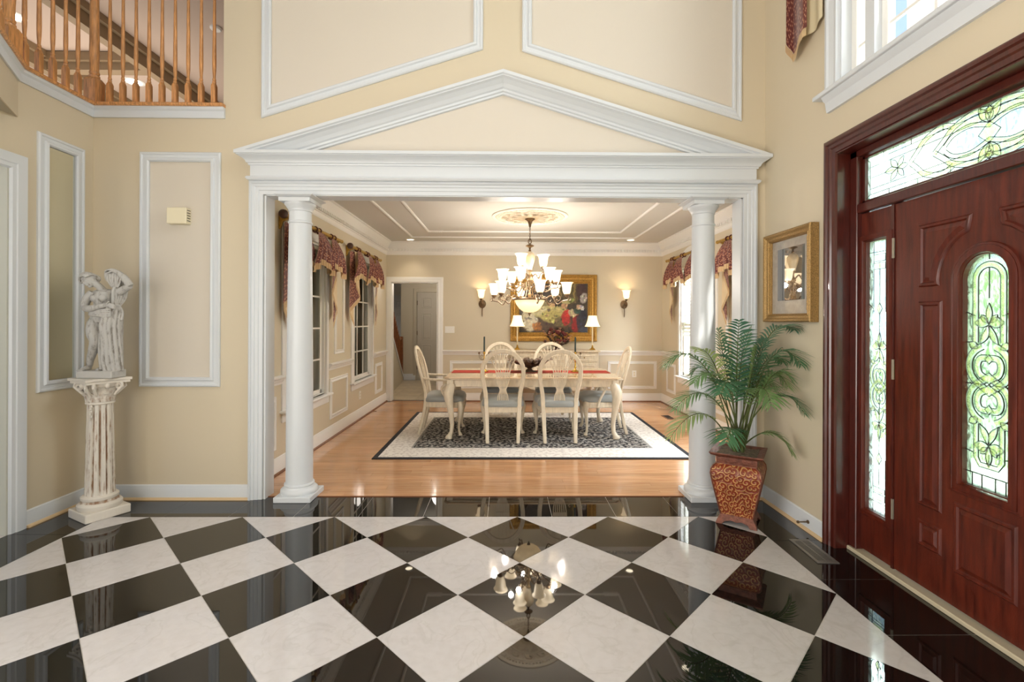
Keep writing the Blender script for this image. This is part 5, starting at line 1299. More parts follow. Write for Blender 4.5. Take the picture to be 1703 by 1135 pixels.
fr_ = [ # tip (dx, dy, z), control (dx, dy, z) in world directions from the pot centre
    ((.345, -.02, 1.335), (.10, -.04, 1.52)), ((.335, -.10, 1.10), (.12, -.12, 1.45)), ((.335, .10, 1.10), (.18, .08, 1.30)), ((.320, -.16, .780), (.16, -.14, 1.12)), ((.27, -.12, .50), (.16, -.10, .78)),
    ((-.02, -.04, 1.40), (-.03, -.02, 1.10)), ((.10, .04, 1.36), (.02, .08, 1.15)), ((-.14, -.02, 1.34), (-.10, -.02, 1.05)), ((-.30, -.06, 1.20), (-.16, -.06, 1.26)), ((-.50, -.06, 1.08), (-.28, -.08, 1.42)),
    ((-.46, -.14, .80), (-.24, -.12, 1.13)), ((-.48, -.12, .605), (-.26, -.10, .98)), ((-.22, -.24, .93), (-.12, -.18, 1.18)), ((.05, -.28, .86), (.04, -.20, 1.16)), ((.20, -.22, 1.02), (.10, -.16, 1.22)),
    ((.16, .20, 1.05), (.10, .12, 1.16)), ((.24, .05, .92), (.12, .04, 1.20)), ((-.34, -.14, .98), (-.18, -.12, 1.24)), ((.30, -.02, .94), (.16, -.02, 1.26)), ((.08, -.06, 1.22), (.06, -.04, 1.0)), ((.16, .0, 1.27), (.10, .0, 1.12)), ((-.26, .10, 1.02), (-.14, .08, 1.22)), ((-.17, -.20, .60), (-.10, -.14, .80))]
IR = Matrix.Rotation(R(33), 3, 'Z')
for k, (tip, ctl) in enumerate(fr_):
    random.seed(k * 3 + 1); a = random.uniform(0, 2 * pi); base = Vector((.028 * cos(a), .028 * sin(a), .478)); tip = IR @ Vector(tip); ctl = IR @ Vector(ctl)
    P = [base * ((1 - t) ** 2) + ctl * (2 * t * (1 - t)) + tip * t * t for t in [i / 20 for i in range(21)]]
    b = MB(); b.tube(P, [lerp(.0055, .0015, i / 20) for i in range(21)], 5, mi=1)
    L = sum((P[i + 1] - P[i]).length for i in range(20)); nl = int(11 + L * 12)
    side0 = None
    for i in range(nl):
        t = lerp(.34, .99, i / (nl - 1)); q = t * 20; j = min(int(q), 19); p = P[j].lerp(P[j + 1], q - j); tg = (P[j + 1] - P[j]).normalized()
        sd_ = tg.cross(Vector((0, 0, 1))); sd_ = sd_.normalized() if sd_.length > .12 else IR @ Vector((1, 0, 0))
        if side0 is not None and sd_.dot(side0) < 0: sd_ = -sd_
        side0 = sd_; up_ = sd_.cross(tg).normalized(); lf = .175 * sin(pi * min(1, .16 + .80 * (t - .34) / .66)) ** .7 * (.75 + .35 * L)
        for s_ in (1, -1):
            jit = random.uniform(-.12, .12); d = (sd_ * s_ * .78 + tg * (.62 + jit) + up_ * .12).normalized(); ll = lf * random.uniform(.88, 1.1); w_ = .0068
            nrm = d.cross(tg if abs(d.dot(tg)) < .95 else up_).normalized(); wv = nrm.cross(d).normalized()
            pts = [p + d * ll * q2 - Vector((0, 0, 1)) * (ll * .34 * q2 * q2) for q2 in (0, .3, .65, 1)]; ws = (.35, 1, .8, .05)
            vs = []
            for pt, wq in zip(pts, ws): vs += [tuple(pt - wv * w_ * wq), tuple(pt + nrm * .0018 * wq), tuple(pt + wv * w_ * wq)]
            b.add(vs, [(m_ * 3 + q3, m_ * 3 + q3 + 1, m_ * 3 + 4 + q3, m_ * 3 + 3 + q3) for m_ in range(3) for q3 in (0, 1)])
    for q in range(len(b.v)):   # leaves bend back where they meet the wall
        wv_ = IR.inverted() @ Vector(b.v[q]); lim = (2.012 - 1.632) / 1.1
        if wv_.x > lim: wv_.x = lim - .15 * (wv_.x - lim); b.v[q] = tuple(IR @ wv_)
    b.build('frond', ['leaf', 'stem'], PT, fix=False, smooth=60)
# ================================================================ CURTAINS
def flipf(b, s):
    if s > 0: b.f = [f[::-1] for f in b.f]
def valance(name, label, o, s, L, jl=.93, group=None, fin=True):
    """tab-top swag valance on a rod; o = near end of the rod on the wall side, runs along +y; s = direction into the room (+1/-1 in x)"""
    t = thing(name, label, 'curtain', o, 0, group); X = .085 * s
    # rod, finials, brackets
    b = MB(); b.tube([(X, -.06, 0), (X, L + .06, 0)], .019, 12); b.build('rod', 'goldrod', t, smooth=40)
    for y, d in ((-.06, -1), (L + .06, 1)):
        far = (d > 0) == (fin is not None)
        b = MB(); b.T = Matrix.Translation((X, y, 0)) @ Matrix.Rotation(R(-90 * d), 4, 'X') @ Matrix.Scale(.55 if far else 1, 4); b.lathe([(.018, 0), (.024, .004), (.018, .012), (.034, .022), (.041, .038), (.037, .058), (.020, .070), (.0, .074)], n=16); b.build('finial', 'goldrod' if far else 'finial', t, smooth=50)
    for y in (.0, L):
        b = MB(); b.prism([(0, y - .014, .03), (X * 1.15, y - .014, -.018), (X * .9, y - .014, -.028), (s * .035, y - .014, -.05), (s * .02, y - .014, -.10), (0, y - .014, -.12)], (0, .028, 0)); b.build('bracket', 'goldrod', t, bevel=.003)
    # three or four gathered fans
    nf = 3; fw = L / nf
    for k in range(nf):
        yc = fw * (k + .5)
        def prof(u): return .33 + .05 * abs(u - .5) * 2 - .05 * sin(pi * u)
        def f(u, v, yc=yc, k=k):
            w_ = lerp(.34, 1.34, min(1, v ** .75)) * fw; y = yc + (u - .5) * w_; z = -.03 - prof(u) * v + .015 * sin(u * 20)*v
            d = X + s * (.022 + .022 * v * (1 + sin(u * 4 * 2 * pi + k)) + .03 * sin(pi * v) + .022 * (k % 2))
            return (d, y, z)
        b = MB(); b.grid(44, 10, f, 0, lambda u, v: (u * fw * 1.5, v * .5)); flipf(b, s); o_ = b.build('swag', 'brocade', t, fix=False, smooth=80)
        b = MB(); b.grid(44, 2, lambda u, v: tuple(Vector(f(u, 1)) + Vector((s * .004, 0, -.062 * v))), 0, lambda u, v: (u * fw * 1.3, v * .06)); b.build('fringe', 'fringe', o_, fix=False, smooth=80)
        for dy in (-.05, .05):   # tab loops
            b = MB(); pts = [(X + .024 * sin(a), yc + dy, .027 * cos(a) - .004) for a in [2 * pi * i / 12 for i in range(12)]]; b.tube(pts + [pts[0]], .006, 6, flat=1.6, up=None); b.build('tab', 'brocade', o_, smooth=60, fix=True)
    # zig-zag jabots at each end
    for e, yc in ((0, .06), (1, L - .06)):
        dr_ = 1 if e == 0 else -1
        def g_(u, v, yc=yc, dr_=dr_):
            n_ = 3.0; tri = abs(((u * n_) % 2) - 1); y = yc + dr_ * (-.16 + .42 * (tri * .55 + u * .50)); ln = lerp(jl, .38, u); z = -.05 - ln * v
            d = X + s * (-.035 + .055 * u + .014 * cos(u * n_ * pi)); sp = .55 + .45 * v
            return (d, yc + dr_ * -.04 + (y - (yc - dr_ * .04)) * sp, z)
        b = MB(); b.grid(36, 12, g_, 0, lambda u, v: (u * .7, v * .9)); flipf(b, s); o_ = b.build('jabot', 'brocade', t, fix=False, smooth=50)
        b = MB(); b.grid(36, 2, lambda u, v: tuple(Vector(g_(u, 1)) + Vector((s * .003, 0, -.06 * v))), 0, lambda u, v: (u * .9, v * .06)); b.build('fringe', 'fringe', o_, fix=False, smooth=50)
    return t
valance('curtain', 'burgundy fringed valance over the left dining window nearest the column', (DL, 4.38, 2.335), 1, 1.32, group='burgundy valances')
valance('curtain', 'burgundy fringed valance over the far left dining window by the back doorway', (DL, 6.20, 2.335), 1, 1.28, group='burgundy valances')
valance('curtain', 'burgundy valance over the blind of the far right dining window', (DR, 6.42, 2.375), -1, 1.28, group='burgundy valances')
valance('curtain', 'burgundy valance between the right column and the casing, partly hidden', (DR, 4.40, 2.375), -1, 1.42, group='burgundy valances')
# foyer window drapery: only its hanging end shows
cu = thing('curtain', 'burgundy and cream fringed curtain end beside the tall upper window', 'curtain', (XR, 3.2, 3.2))
def jab(u, v):
    n_ = 2.5; tri = abs(((u * n_) % 2) - 1); y = .235 - .36 * (tri * .30 + u * .75); bot = .06 + .20 * abs(u - .42) ** 1.0 * (1 if u < .42 else .55)
    return (-.05 - .03 * cos(u * n_ * pi) - .02 * u, y, lerp(1.25, bot, v))
b = MB(); b.grid(30, 12, jab, 0, lambda u, v: (u * .6, v * 1.2)); flipf(b, 1); o_ = b.build('jabot', 'brocade', cu, fix=False, smooth=50)
b = MB(); b.grid(30, 2, lambda u, v: tuple(Vector(jab(u, 1)) + Vector((-.004, 0, -.055 * v))), 0, lambda u, v: (u * .7, v * .06)); b.build('fringe', 'fringe', o_, fix=False, smooth=50)
def jab2(u, v): return (-.03 - .01 * sin(u * 9), .0 - .19 * u, lerp(1.25, .13 - .10 * u * (1 - u) - .02 * (1 - u), v))
b = MB(); b.grid(12, 8, jab2, 0, lambda u, v: (u * .6, v)); b.build('lining_panel', mat('cream_lining_cloth', (216, 202, 168), .7), cu, fix=False, smooth=60)

# ================================================================ DINING ROOM OBJECTS
# ---- rug (flat woven pattern: edge, band, stripe, field)
rg = thing('rug', 'rectangular rug with black scrolled field and ivory border under the dining set', 'rug', (.29, 6.02, 0)); hx, hy = 1.63, 1.225
def ringf(name, a, c, z, m):
    b = MB(); o1 = [(-a[0], -a[1]), (a[0], -a[1]), (a[0], a[1]), (-a[0], a[1])]; i1 = [(-c[0], -c[1]), (c[0], -c[1]), (c[0], c[1]), (-c[0], c[1])] if c else None
    if c:
        vs = [(x, y, z) for x, y in o1] + [(x, y, z) for x, y in i1] + [(x, y, 0) for x, y in o1]; b.add(vs, [(i, (i + 1) % 4, 4 + (i + 1) % 4, 4 + i) for i in range(4)] + [(8 + i, 8 + (i + 1) % 4, (i + 1) % 4, i) for i in range(4)])
    else: vs = [(x, y, z) for x, y in o1]; b.add(vs, [(0, 1, 2, 3)])
    for i, v in enumerate(b.v): b.uv[i] = (v[0], v[1])
    return b.build(name, m, rg, fix=False)
ringf('edge', (hx, hy), (hx - .05, hy - .05), .009, 'rugedge'); ringf('band', (hx - .05, hy - .05), (hx - .315, hy - .40), .009, 'rugband')
ringf('stripe', (hx - .315, hy - .40), (hx - .335, hy - .42), .009, 'rugline'); ringf('field', (hx - .335, hy - .42), None, .009, 'rugfield')

# ---- cabriole leg (pad foot), local: top at z=h, bulges along direction d
def cabriole(b, x, y, h, d, k=1.0, foot=0.0, mi=0):
    d = Vector((d[0], d[1], 0)).normalized(); P = []; r = []
    for t, o, q in ((1.0, .0, .034), (.93, .012, .038), (.84, .026, .040), (.74, .026, .034), (.6, .014, .026), (.42, .0, .020), (.25, -.008, .0165), (.12, -.002, .0155), (.06, .012, .019), (.03, .022, .026), (.008, .024, .027), (.0, .024, .022)):
        P.append(Vector((x, y, foot + (h - foot) * t)) + d * o * k); r.append(q * k)
    b.tube(P, r, 10, mi=mi, up=tuple(d))
def chair(name, label, arms=False, group='cream oval back dining chairs'):
    t = thing(name, label, 'chair', (0, 0, 0), 0, group)
    # y forward. rear legs + oval hoop
    hw_, top = .232, 1.065; zs = .47
    def yb(z): return -.205 - .15 * max(0, (z - zs) / .6) ** 1.25 if z > zs else -.205 - .085 * ((zs - z) / zs) ** 1.7
    L = []
    for z in (zs, .56, .66, .75): L.append((interp([(.47, .190), (.56, .198), (.66, .216), (.75, .230)], z), yb(z), z))
    arcp = []
    for i in range(1, 16):
        a = pi * i / 16; arcp.append((hw_ * cos(a), yb(.80 + (top - .80) * sin(a)), .80 + (top - .022 - .80) * sin(a)))
    hoop = [(x, y, z) for x, y, z in L] + arcp + [(-x, y, z) for x, y, z in reversed(L)]
    b = MB(); b.tube(smoothpath(hoop, 2), .0215, 10, flat=.68, up=(0, 0, 1) if 0 else None) if 0 else b.bar(smoothpath(hoop, 2), .048, .028, (0, 1, .15))
    hoop_o = b.build('hoop', 'chair', t, bevel=.008, segs=2, smooth=50)
    for s_ in (1, -1):
        b = MB(); P = [(s_ * interp([(0, .172), (.25, .180), (.47, .190), (.5, .192)], z), yb(z), z) for z in (.0, .08, .16, .25, .34, .42, .50)]; b.bar(P, [.038, .040, .042, .046, .048, .048, .046], .036, (0, 1, 0)); b.build('leg', 'chair', t, bevel=.006, smooth=50)
        b = MB(); cabriole(b, s_ * .228, .205, .40, (s_, 1), .92); b.build('leg', 'chair', t, smooth=60)
    # seat frame with bowed front, cushion
    out = [(-.20, -.215), (.20, -.215), (.225, .0), (.245, .16), (.235, .225), (.15, .25), (0, .258), (-.15, .25), (-.235, .225), (-.245, .16), (-.225, 0)]
    b = MB(); b.prism([(x, y, .330) for x, y in out], (0, 0, .07)); b.build('seat_frame', 'chair', t, bevel=.006)
    b = MB(); n_ = len(out); rings = []
    for sc_, z in ((1.0, .400), (1.02, .410), (1.02, .440), (.97, .465), (.82, .482), (.5, .492), (.15, .495)): rings.append([(x * sc_, y * sc_ + .005, z) for x, y in [(p.x, p.y) for p in smoothpath([(a, c, 0) for a, c in out], 3, True)]])
    m_ = len(rings[0]); vs = [p for r_ in rings for p in r_]; fs = [(j * m_ + i, j * m_ + (i + 1) % m_, (j + 1) * m_ + (i + 1) % m_, (j + 1) * m_ + i) for j in range(len(rings) - 1) for i in range(m_)] + [tuple((len(rings) - 1) * m_ + i for i in range(m_))]
    b.add(vs, fs); b.build('seat_cushion', 'cushion', t, smooth=70)
    # wheatsheaf splat
    wt = [(.39, .080), (.43, .066), (.49, .056), (.53, .056), (.575, .034), (.60, .031), (.63, .044), (.69, .066), (.755, .074), (.80, .076), (.84, .086), (.90, .110), (.96, .140), (1.04, .18)]
    sp = thing('splat', None, None); sp.parent = t
    def zt(q): return .80 + (top - .04 - .80) * sqrt(max(0, 1 - (q / hw_) ** 2))
    for i in range(7):
        q = (i - 3) / 3; P = []
        for z in [.44 + .02 * k for k in range(32)]:
            x = q * interp(wt, z)
            if z > zt(x): break
            P.append((x, yb(z) + .002, z))
        b = MB(); b.bar(P, .0096, .013, (0, 1, .15)); b.build('rib', 'chair', sp)
    def plate(z0, z1, name, tk=.014):
        b = MB(); zz = [lerp(z0, z1, k / 5) for k in range(6)]; P = [( -interp(wt, z) - .006, z) for z in zz] + [(interp(wt, z) + .006, z) for z in reversed(zz)]
        b.prism([(x, yb(z) - tk / 2, z) for x, z in P], (0, tk, 0)); b.build(name, 'chair', sp)
    plate(.76, .80, 'tie'); plate(.575, .605, 'tie'); plate(.39, .45, 'shoe', .02)
    for z0, z1, q in ((.60, .76, 1), (.45, .58, 1), (.80, .93, 1)):
        for s_ in (1, -1):
            zz = [lerp(z0, z1, k / 6) for k in range(7)]; b = MB(); b.bar([(s_ * (interp(wt, z)), yb(z), z) for z in zz], .011, .014, (0, 1, .15)); b.build('side_rib', 'chair', sp)
    if arms:
        for s_ in (1, -1):
            b = MB(); b.tube(smoothpath([(s_ * .222, yb(.69), .685), (s_ * .250, -.12, .672), (s_ * .272, .04, .668), (s_ * .275, .13, .672), (s_ * .262, .165, .655)], 4), .017, 8, flat=.8)
            b.tube(smoothpath([(s_ * .270, .13, .665), (s_ * .268, .10, .62), (s_ * .262, .02, .60), (s_ * .252, -.005, .545), (s_ * .246, .045, .44), (s_ * .243, .075, .35)], 4), .015, 8); b.build('arm', 'chair', t, smooth=50)
    return t
c1 = chair('dining_chair', 'cream wheat-sheaf back chair nearest the camera, left of the front pair'); c1.location = (-.035, 5.66, .0105); c1.rotation_euler.z = R(0)
def place(src, x, y, rz, label, sc_=1): c = copy_tree(src); c.location = (x, y, .0105); c.rotation_euler.z = R(rz); c['label'] = label; return c
place(c1, .605, 5.66, 1.5, 'cream wheat-sheaf back chair nearest the camera, right of the front pair')
place(c1, -.08, 6.76, 181, 'cream oval back chair on the far side of the table, behind the left front chair')
place(c1, .655, 6.76, 179, 'cream oval back chair on the far side of the table, below the flower bowl')
a1 = chair('armchair', 'cream oval back armchair at the left end of the dining table', True, 'cream armchairs at the table ends'); a1.location = (-.77, 6.0, .0105); a1.rotation_euler.z = R(-89)
place(a1, 1.19, 6.0, 88, 'cream oval back armchair at the right end of the dining table')

# ---- dining table
tb = thing('dining_table', 'long cream dining table with glossy top and curved cabriole legs', 'table', (.315, 6.08, .0105))
def outl(hx, hy, r=.05): return [(-hx + r, -hy), (hx - r, -hy), (hx, -hy + r), (hx, hy - r), (hx - r, hy), (-hx + r, hy), (-hx, hy - r), (-hx, -hy + r)]
b = MB(); b.prism([(x, y, .705) for x, y in outl(1.03, .545)], (0, 0, .020)); b.build('tabletop', 'tabletop', tb, bevel=.008, segs=3)
b = MB(); b.prism([(x, y, .690) for x, y in outl(1.01, .525)], (0, 0, .015)); b.build('top_moulding', 'chair', tb, bevel=.005)
b = MB(); b.box((-.93, -.47, .605), (.93, -.45, .69)); b.box((-.93, .45, .605), (.93, .47, .69)); b.box((-.96, -.44, .605), (-.94, .44, .69)); b.box((.94, -.44, .605), (.96, .44, .69)); b.build('apron', 'chair', tb, bevel=.003)
for sx in (1, -1):
    for sy in (1, -1):
        b = MB(); b.box((sx * .965 - .035, sy * .475 - .035, .59), (sx * .965 + .035, sy * .475 + .035, .69)); cabriole(b, sx * .955, sy * .465, .64, (sx, sy), 1.55); b.build('leg', 'chair', tb, smooth=50)
# runner
b = MB(); b.box((-1.0, -.03, 0), (1.0, .27, .003)); b.build('runner', 'red', loc=(.315, 6.03, .7365)); tag(bpy.data.objects['runner'], 'red cloth runner along the middle of the dining table', 'table runner')
# centrepiece bowl of bronze leaves
cb = thing('centrepiece_bowl', 'dark bronze leaf bowl in the middle of the red runner', 'bowl', (.30, 6.12, .7395)); random.seed(4)
b = MB(); b.lathe([(.10, 0), (.10, .006), (.05, .02), (.025, .04), (.06, .07), (.10, .09), (.12, .10), (.08, .098)], n=20); b.build('foot', 'grape', cb, smooth=50)
for i in range(18):
    a = 2 * pi * i / 18; wd = .085; rr = .31 if i % 2 else .22
    def lf(u, v, a=a, rr=rr): r_ = lerp(.04, rr, v); o_ = (u - .5) * wd * sin(pi * min(1, .12 + .84 * v)) * 1.2; z = .08 + (.085 if rr < .25 else .10) * v ** 1.2 - abs(u - .5) * .03 + .012 * sin(v * 12 + i); return (r_ * cos(a) * (1.0) - o_ * sin(a), r_ * sin(a) * .8 + o_ * cos(a), z)
    b = MB(); b.grid(4, 7, lf); b.build('leaf', 'grape', cb, fix=False, smooth=60)
for i in range(9): b = MB(); a = i * 2.4; r_ = .028 * sqrt(i); b.ell((r_ * 1.4 * cos(a), r_ * sin(a), .13 + random.uniform(-.01, .02)), (.036, .034, .034), 10, 7); b.build('globe', 'grape', cb, smooth=80)
# candelabra
def candelabra(x, label):
    t = thing('candelabra', label, 'candelabra', (x, 6.12, .7395), 0, 'candelabra on the dining table')
    b = MB(); b.lathe([(.055, 0), (.055, .008), (.035, .018), (.014, .032), (.010, .05), (.018, .06), (.010, .07), (.008, .14), (.016, .15), (.008, .16), (.007, .22), (.016, .235), (.013, .255)], n=16); b.build('stem', 'brass', t, smooth=50)
    for s_ in (1, -1):
        b = MB(); b.tube(smoothpath([(0, 0, .17), (s_ * .03, 0, .150), (s_ * .06, 0, .18), (s_ * .064, 0, .225)], 5), .004, 6)
        b.tube(smoothpath([(s_ * .03, 0, .155), (s_ * .045, 0, .20), (s_ * .03, 0, .215), (s_ * .02, 0, .195)], 5), .003, 6)
        b.lathe([(.003, .22), (.018, .232), (.012, .238), (.012, .25)], c=(s_ * .064, 0, 0), n=12); b.build('arm', 'bronze', t, smooth=50)
    b = MB(); b.lathe([(.011, .25), (.010, .44), (.007, .448), (.0, .45)], n=12); b.build('candle', 'candle', t, smooth=40)
    return t
candelabra(-.28, 'brass candelabra with dark green candle, left of the leaf bowl'); candelabra(.885, 'brass candelabra with dark green candle, right of the leaf bowl')

# ---- sideboard
sb = thing('sideboard', 'cream sideboard against the back wall under the gold framed painting', 'sideboard', (.815, 8.0, 0))
b = MB(); b.box((-.72, -.25, .885), (.72, .24, .91)); b.build('top', 'chairgrey', sb, bevel=.008, segs=2)
b = MB(); b.box((-.69, -.22, .36), (.69, .235, .885)); b.build('body', 'chairgrey', sb, bevel=.004)
P = [(-.69, .36)]
for i in range(25): u = i / 24; P.append((lerp(-.6, .6, u), .30 + .045 * cos(u * 4 * pi)))
P += [(.69, .36)]
b = MB(); b.prism([(x, -.225, z) for x, z in P], (0, .02, 0)); b.build('apron', 'chair', sb)
for xa, xb in ((-.66, -.25), (-.21, .21), (.25, .66)):
    for za, zb, nm in ((.40, .70, 'door'), (.73, .86, 'drawer')):
        b = MB(); b.box((xa, -.232, za), (xb, -.218, zb)); d_ = b.build(nm, 'chairgrey', sb, bevel=.003)
        framed('moulding', [(xa + .03, -.232, za + .025), (xb - .03, -.232, za + .025), (xb - .03, -.232, zb - .025), (xa + .03, -.232, zb - .025)], (0, -1, 0), [(0, 0), (.004, .006), (.012, .006), (.016, 0)], 'chair', None, d_)
        b = MB(); b.ell(((xa + xb) / 2, -.245, (za + zb) / 2), .010, 8, 6); b.build('knob', 'brass', d_, smooth=60)
for sx in (1, -1):
    for y in (-.19, .2): b = MB(); cabriole(b, sx * .64, y, .38, (sx, -1 if y < 0 else 1), .9); b.build('leg', 'chair', sb, smooth=50)
# ---- buffet lamps
def lamp(x, label):
    t = thing('table_lamp', label, 'lamp', (x, 7.98, .91), 0, 'buffet lamps on the sideboard')
    b = MB(); b.box((-.045, -.045, 0), (.045, .045, .012)); b.box((-.034, -.034, .012), (.034, .034, .026)); b.lathe([(.028, .026), (.014, .045), (.018, .055), (.011, .065), (.011, .08)], n=16); b.build('base', 'brass', t, bevel=.002)
    b = MB(); b.lathe([(.011, .08), (.013, .09), (.010, .10), (.0115, .24), (.012, .36), (.016, .37), (.008, .385), (.006, .42)], n=14); b.build('candlestick', mat('cream_lamp_stick', (226, 210, 178), .35), t, smooth=50)
    n_ = 32; b = MB(); pr = [(.132, .385), (.112, .415), (.092, .465), (.078, .52), (.068, .575)]
    b.lathe(pr, n=n_, caps=False); s_ = b.build('lamp_shade', 'lampshade', t, smooth=60, fix=False); md = s_.modifiers.new('t', 'SOLIDIFY'); md.thickness = .002
    b = MB(); b.ring([(.131, .383), (.134, .383), (.134, .388), (.131, .388)], 32); b.ring([(.067, .573), (.070, .573), (.070, .578), (.067, .578)], 32); b.build('shade_trim', 'brass', s_)
    return t
lamp(.185, 'lit buffet lamp with cream bell shade at the left end of the sideboard'); lamp(1.44, 'lit buffet lamp with cream bell shade at the right end of the sideboard')
# ---- dried flower bowl
fb = thing('flower_arrangement', 'bowl of burgundy dried flowers on the sideboard before the painting', 'flowers', (.835, 7.93, .91)); random.seed(11)
b = MB(); b.lathe([(.07, 0), (.065, .012), (.02, .03), (.03, .05), (.09, .07), (.15, .10), (.16, .11), (.14, .105), (.06, .08)], n=24); b.build('bowl', 'finial', fb, smooth=50)
for i in range(64):
    a = random.uniform(0, 2 * pi); q = random.uniform(0, 1); r_ = .20 * sqrt(q); z = .14 + .21 * (1 - q * q) * random.uniform(.6, 1.05); b = MB()
    rr = random.uniform(.020, .034); mi = random.choice([0, 0, 0, 1, 2])
    for k in range(7): v_ = Vector((random.gauss(0, 1), random.gauss(0, 1), random.gauss(0, 1))).normalized() * rr * .6; b.ell(v_, (rr * .55, rr * .55, rr * .4), 6, 4)
    b.build('flower', ['flower1', 'flower2', 'flower3'][mi], fb, loc=(r_ * cos(a), r_ * .8 * sin(a), z), smooth=80)
for i in range(22):
    a = random.uniform(0, 2 * pi); b = MB(); r1 = random.uniform(.16, .25); z1 = random.uniform(.12, .34); p1 = Vector((r1 * cos(a), r1 * .8 * sin(a), z1)); b.tube([(0, 0, .08), tuple(p1 * .6 + Vector((0, 0, .05))), tuple(p1)], .003, 4)
    for k in range(3): b.ell(tuple(p1 * (1 - .1 * k)), (.020, .012, .008), 6, 4)
    b.build('sprig', 'flower3' if i % 3 else 'flower2', fb, smooth=80)

# ---- painting: gilded frame and a plain figure scene in soft blots (generic)
pt = thing('painting', 'large gold framed oil painting of seated people above the sideboard', 'painting', (.815, DB, 1.615))
GF = [(0, 0), (0, .045), (.012, .055), (.028, .058), (.045, .045), (.062, .030), (.085, .026), (.105, .040), (.118, .044), (.128, .034), (.140, .020), (.15, .012), (.16, 0)]
framed('frame', [(-.745, -.004, -.575), (.745, -.004, -.575), (.745, -.004, .575), (-.745, -.004, .575)], (0, -1, 0), GF, 'goldframe', None, pt)
b = MB()
for i in range(58):
    x = -.70 + i * .0246
    for z in (-.535, .535): b.ell((x, -.058, z), (.009, .008, .013), 6, 4)
for i in range(44):
    z = -.52 + i * .0242
    for x in (-.705, .705): b.ell((x, -.058, z), (.013, .008, .009), 6, 4)
b.build('frame_ornament', 'goldframe', pt, kind='stuff')
nu, nv = 150, 105; blots = [  # (u, v, ru, rv, colour, softness)
    (.5, .62, .9, .9, (66, 56, 44)), (.72, .82, .20, .25, (96, 84, 50)), (.20, .75, .2, .3, (60, 50, 44)), (.90, .85, .08, .22, (70, 44, 44)), (.93, .70, .05, .10, (176, 168, 164)),
    (.40, .16, .40, .16, (86, 64, 44)), (.42, .42, .26, .13, (206, 194, 134)), (.30, .45, .14, .10, (214, 204, 156)), (.55, .45, .16, .10, (198, 186, 122)), (.47, .33, .16, .12, (190, 176, 104)),
    (.12, .28, .07, .22, (214, 204, 168)), (.17, .20, .10, .18, (222, 212, 184)), (.13, .46, .035, .05, (196, 156, 110)), (.12, .51, .05, .04, (190, 170, 120)), (.26, .12, .07, .09, (164, 104, 44)), (.62, .22, .12, .12, (110, 96, 62)),
    (.68, .62, .05, .04, (196, 186, 130)), (.66, .54, .035, .05, (206, 160, 118)), (.67, .30, .07, .16, (176, 36, 34)), (.70, .38, .045, .10, (206, 52, 44)), (.82, .20, .06, .20, (150, 32, 34)), (.78, .40, .07, .08, (196, 176, 140)),
    (.90, .22, .07, .22, (44, 48, 62)), (.93, .38, .05, .13, (34, 36, 50)), (.87, .52, .035, .05, (196, 160, 132)), (.84, .44, .05, .06, (44, 76, 66)), (.92, .50, .03, .05, (226, 224, 220)), (.95, .55, .03, .05, (74, 62, 50)),
    (.95, .06, .08, .07, (60, 66, 82)), (.46, .56, .05, .04, (206, 164, 120)), (.60, .90, .015, .2, (150, 128, 74)), (.80, .9, .012, .25, (150, 128, 74)), (.74, .66, .05, .05, (150, 160, 84)), (.35, .58, .10, .05, (150, 140, 100))]
random.seed(21); dabs = []
for _ in range(170):
    bu, bv = random.uniform(.05, .97), random.uniform(.04, .75); base = (118, 104, 72)
    for (cu, cv, ru, rv, k) in blots:
        if ((bu - cu) / ru) ** 2 + ((bv - cv) / rv) ** 2 < 1: base = k
    f_ = random.choice((.55, .7, 1.15, 1.3)); dabs.append((bu, bv, random.uniform(.008, .022), random.uniform(.008, .030), tuple(min(235, c * f_ + random.uniform(-14, 14)) for c in base)))
lb = [(a_, b_, c_, d_, Vector(lin(tuple(max(0, q) for q in k)))) for a_, b_, c_, d_, k in blots + dabs]
def pcol(u, v):
    p = Vector((u * 9, v * 7, 0)); q9 = Vector((u * 34, v * 26, 1)); du = noise.noise(p) * .03 + noise.noise(q9) * .010; dv = noise.noise(p + Vector((5, 9, 2))) * .03 + noise.noise(q9 + Vector((3, 3, 3))) * .012; c = Vector(lin((58, 48, 38)))
    uu, vv = u + du, v + dv
    for (bu, bv, ru, rv, k) in lb:
        x_ = (uu - bu) / ru
        if x_ > 1.2 or x_ < -1.2: continue
        q = x_ * x_ + ((vv - bv) / rv) ** 2
        if q < 1.2: c = c.lerp(k, min(1, (1.2 - q) / .5) * .92)
    s_ = noise.noise(Vector((u * 70, v * 50, 3))) * .35 + noise.noise(Vector((u * 22, v * 18, 8))) * .4; return c * (.86 * (1 + s_))
b = MB(); b.grid(nu, nv, lambda u, v: (lerp(-.60, .60, u), -.012, lerp(-.43, .43, v)))
cv = b.build('canvas', mat('oil_paint', (128, 128, 128), .5), pt, fix=False); ca_ = cv.data.color_attributes.new('paint', 'FLOAT_COLOR', 'POINT')
k = 0
for j in range(nv + 1):
    for i in range(nu + 1): c = pcol(i / nu, j / nv); ca_.data[k].color = (max(0, c.x), max(0, c.y), max(0, c.z), 1); k += 1
mt = cv.data.materials[0]; at_ = mt.node_tree.nodes.new('ShaderNodeVertexColor'); at_.layer_name = 'paint'; mt.node_tree.links.new(at_.outputs[0], mt.node_tree.nodes['Principled BSDF'].inputs['Base Color'])

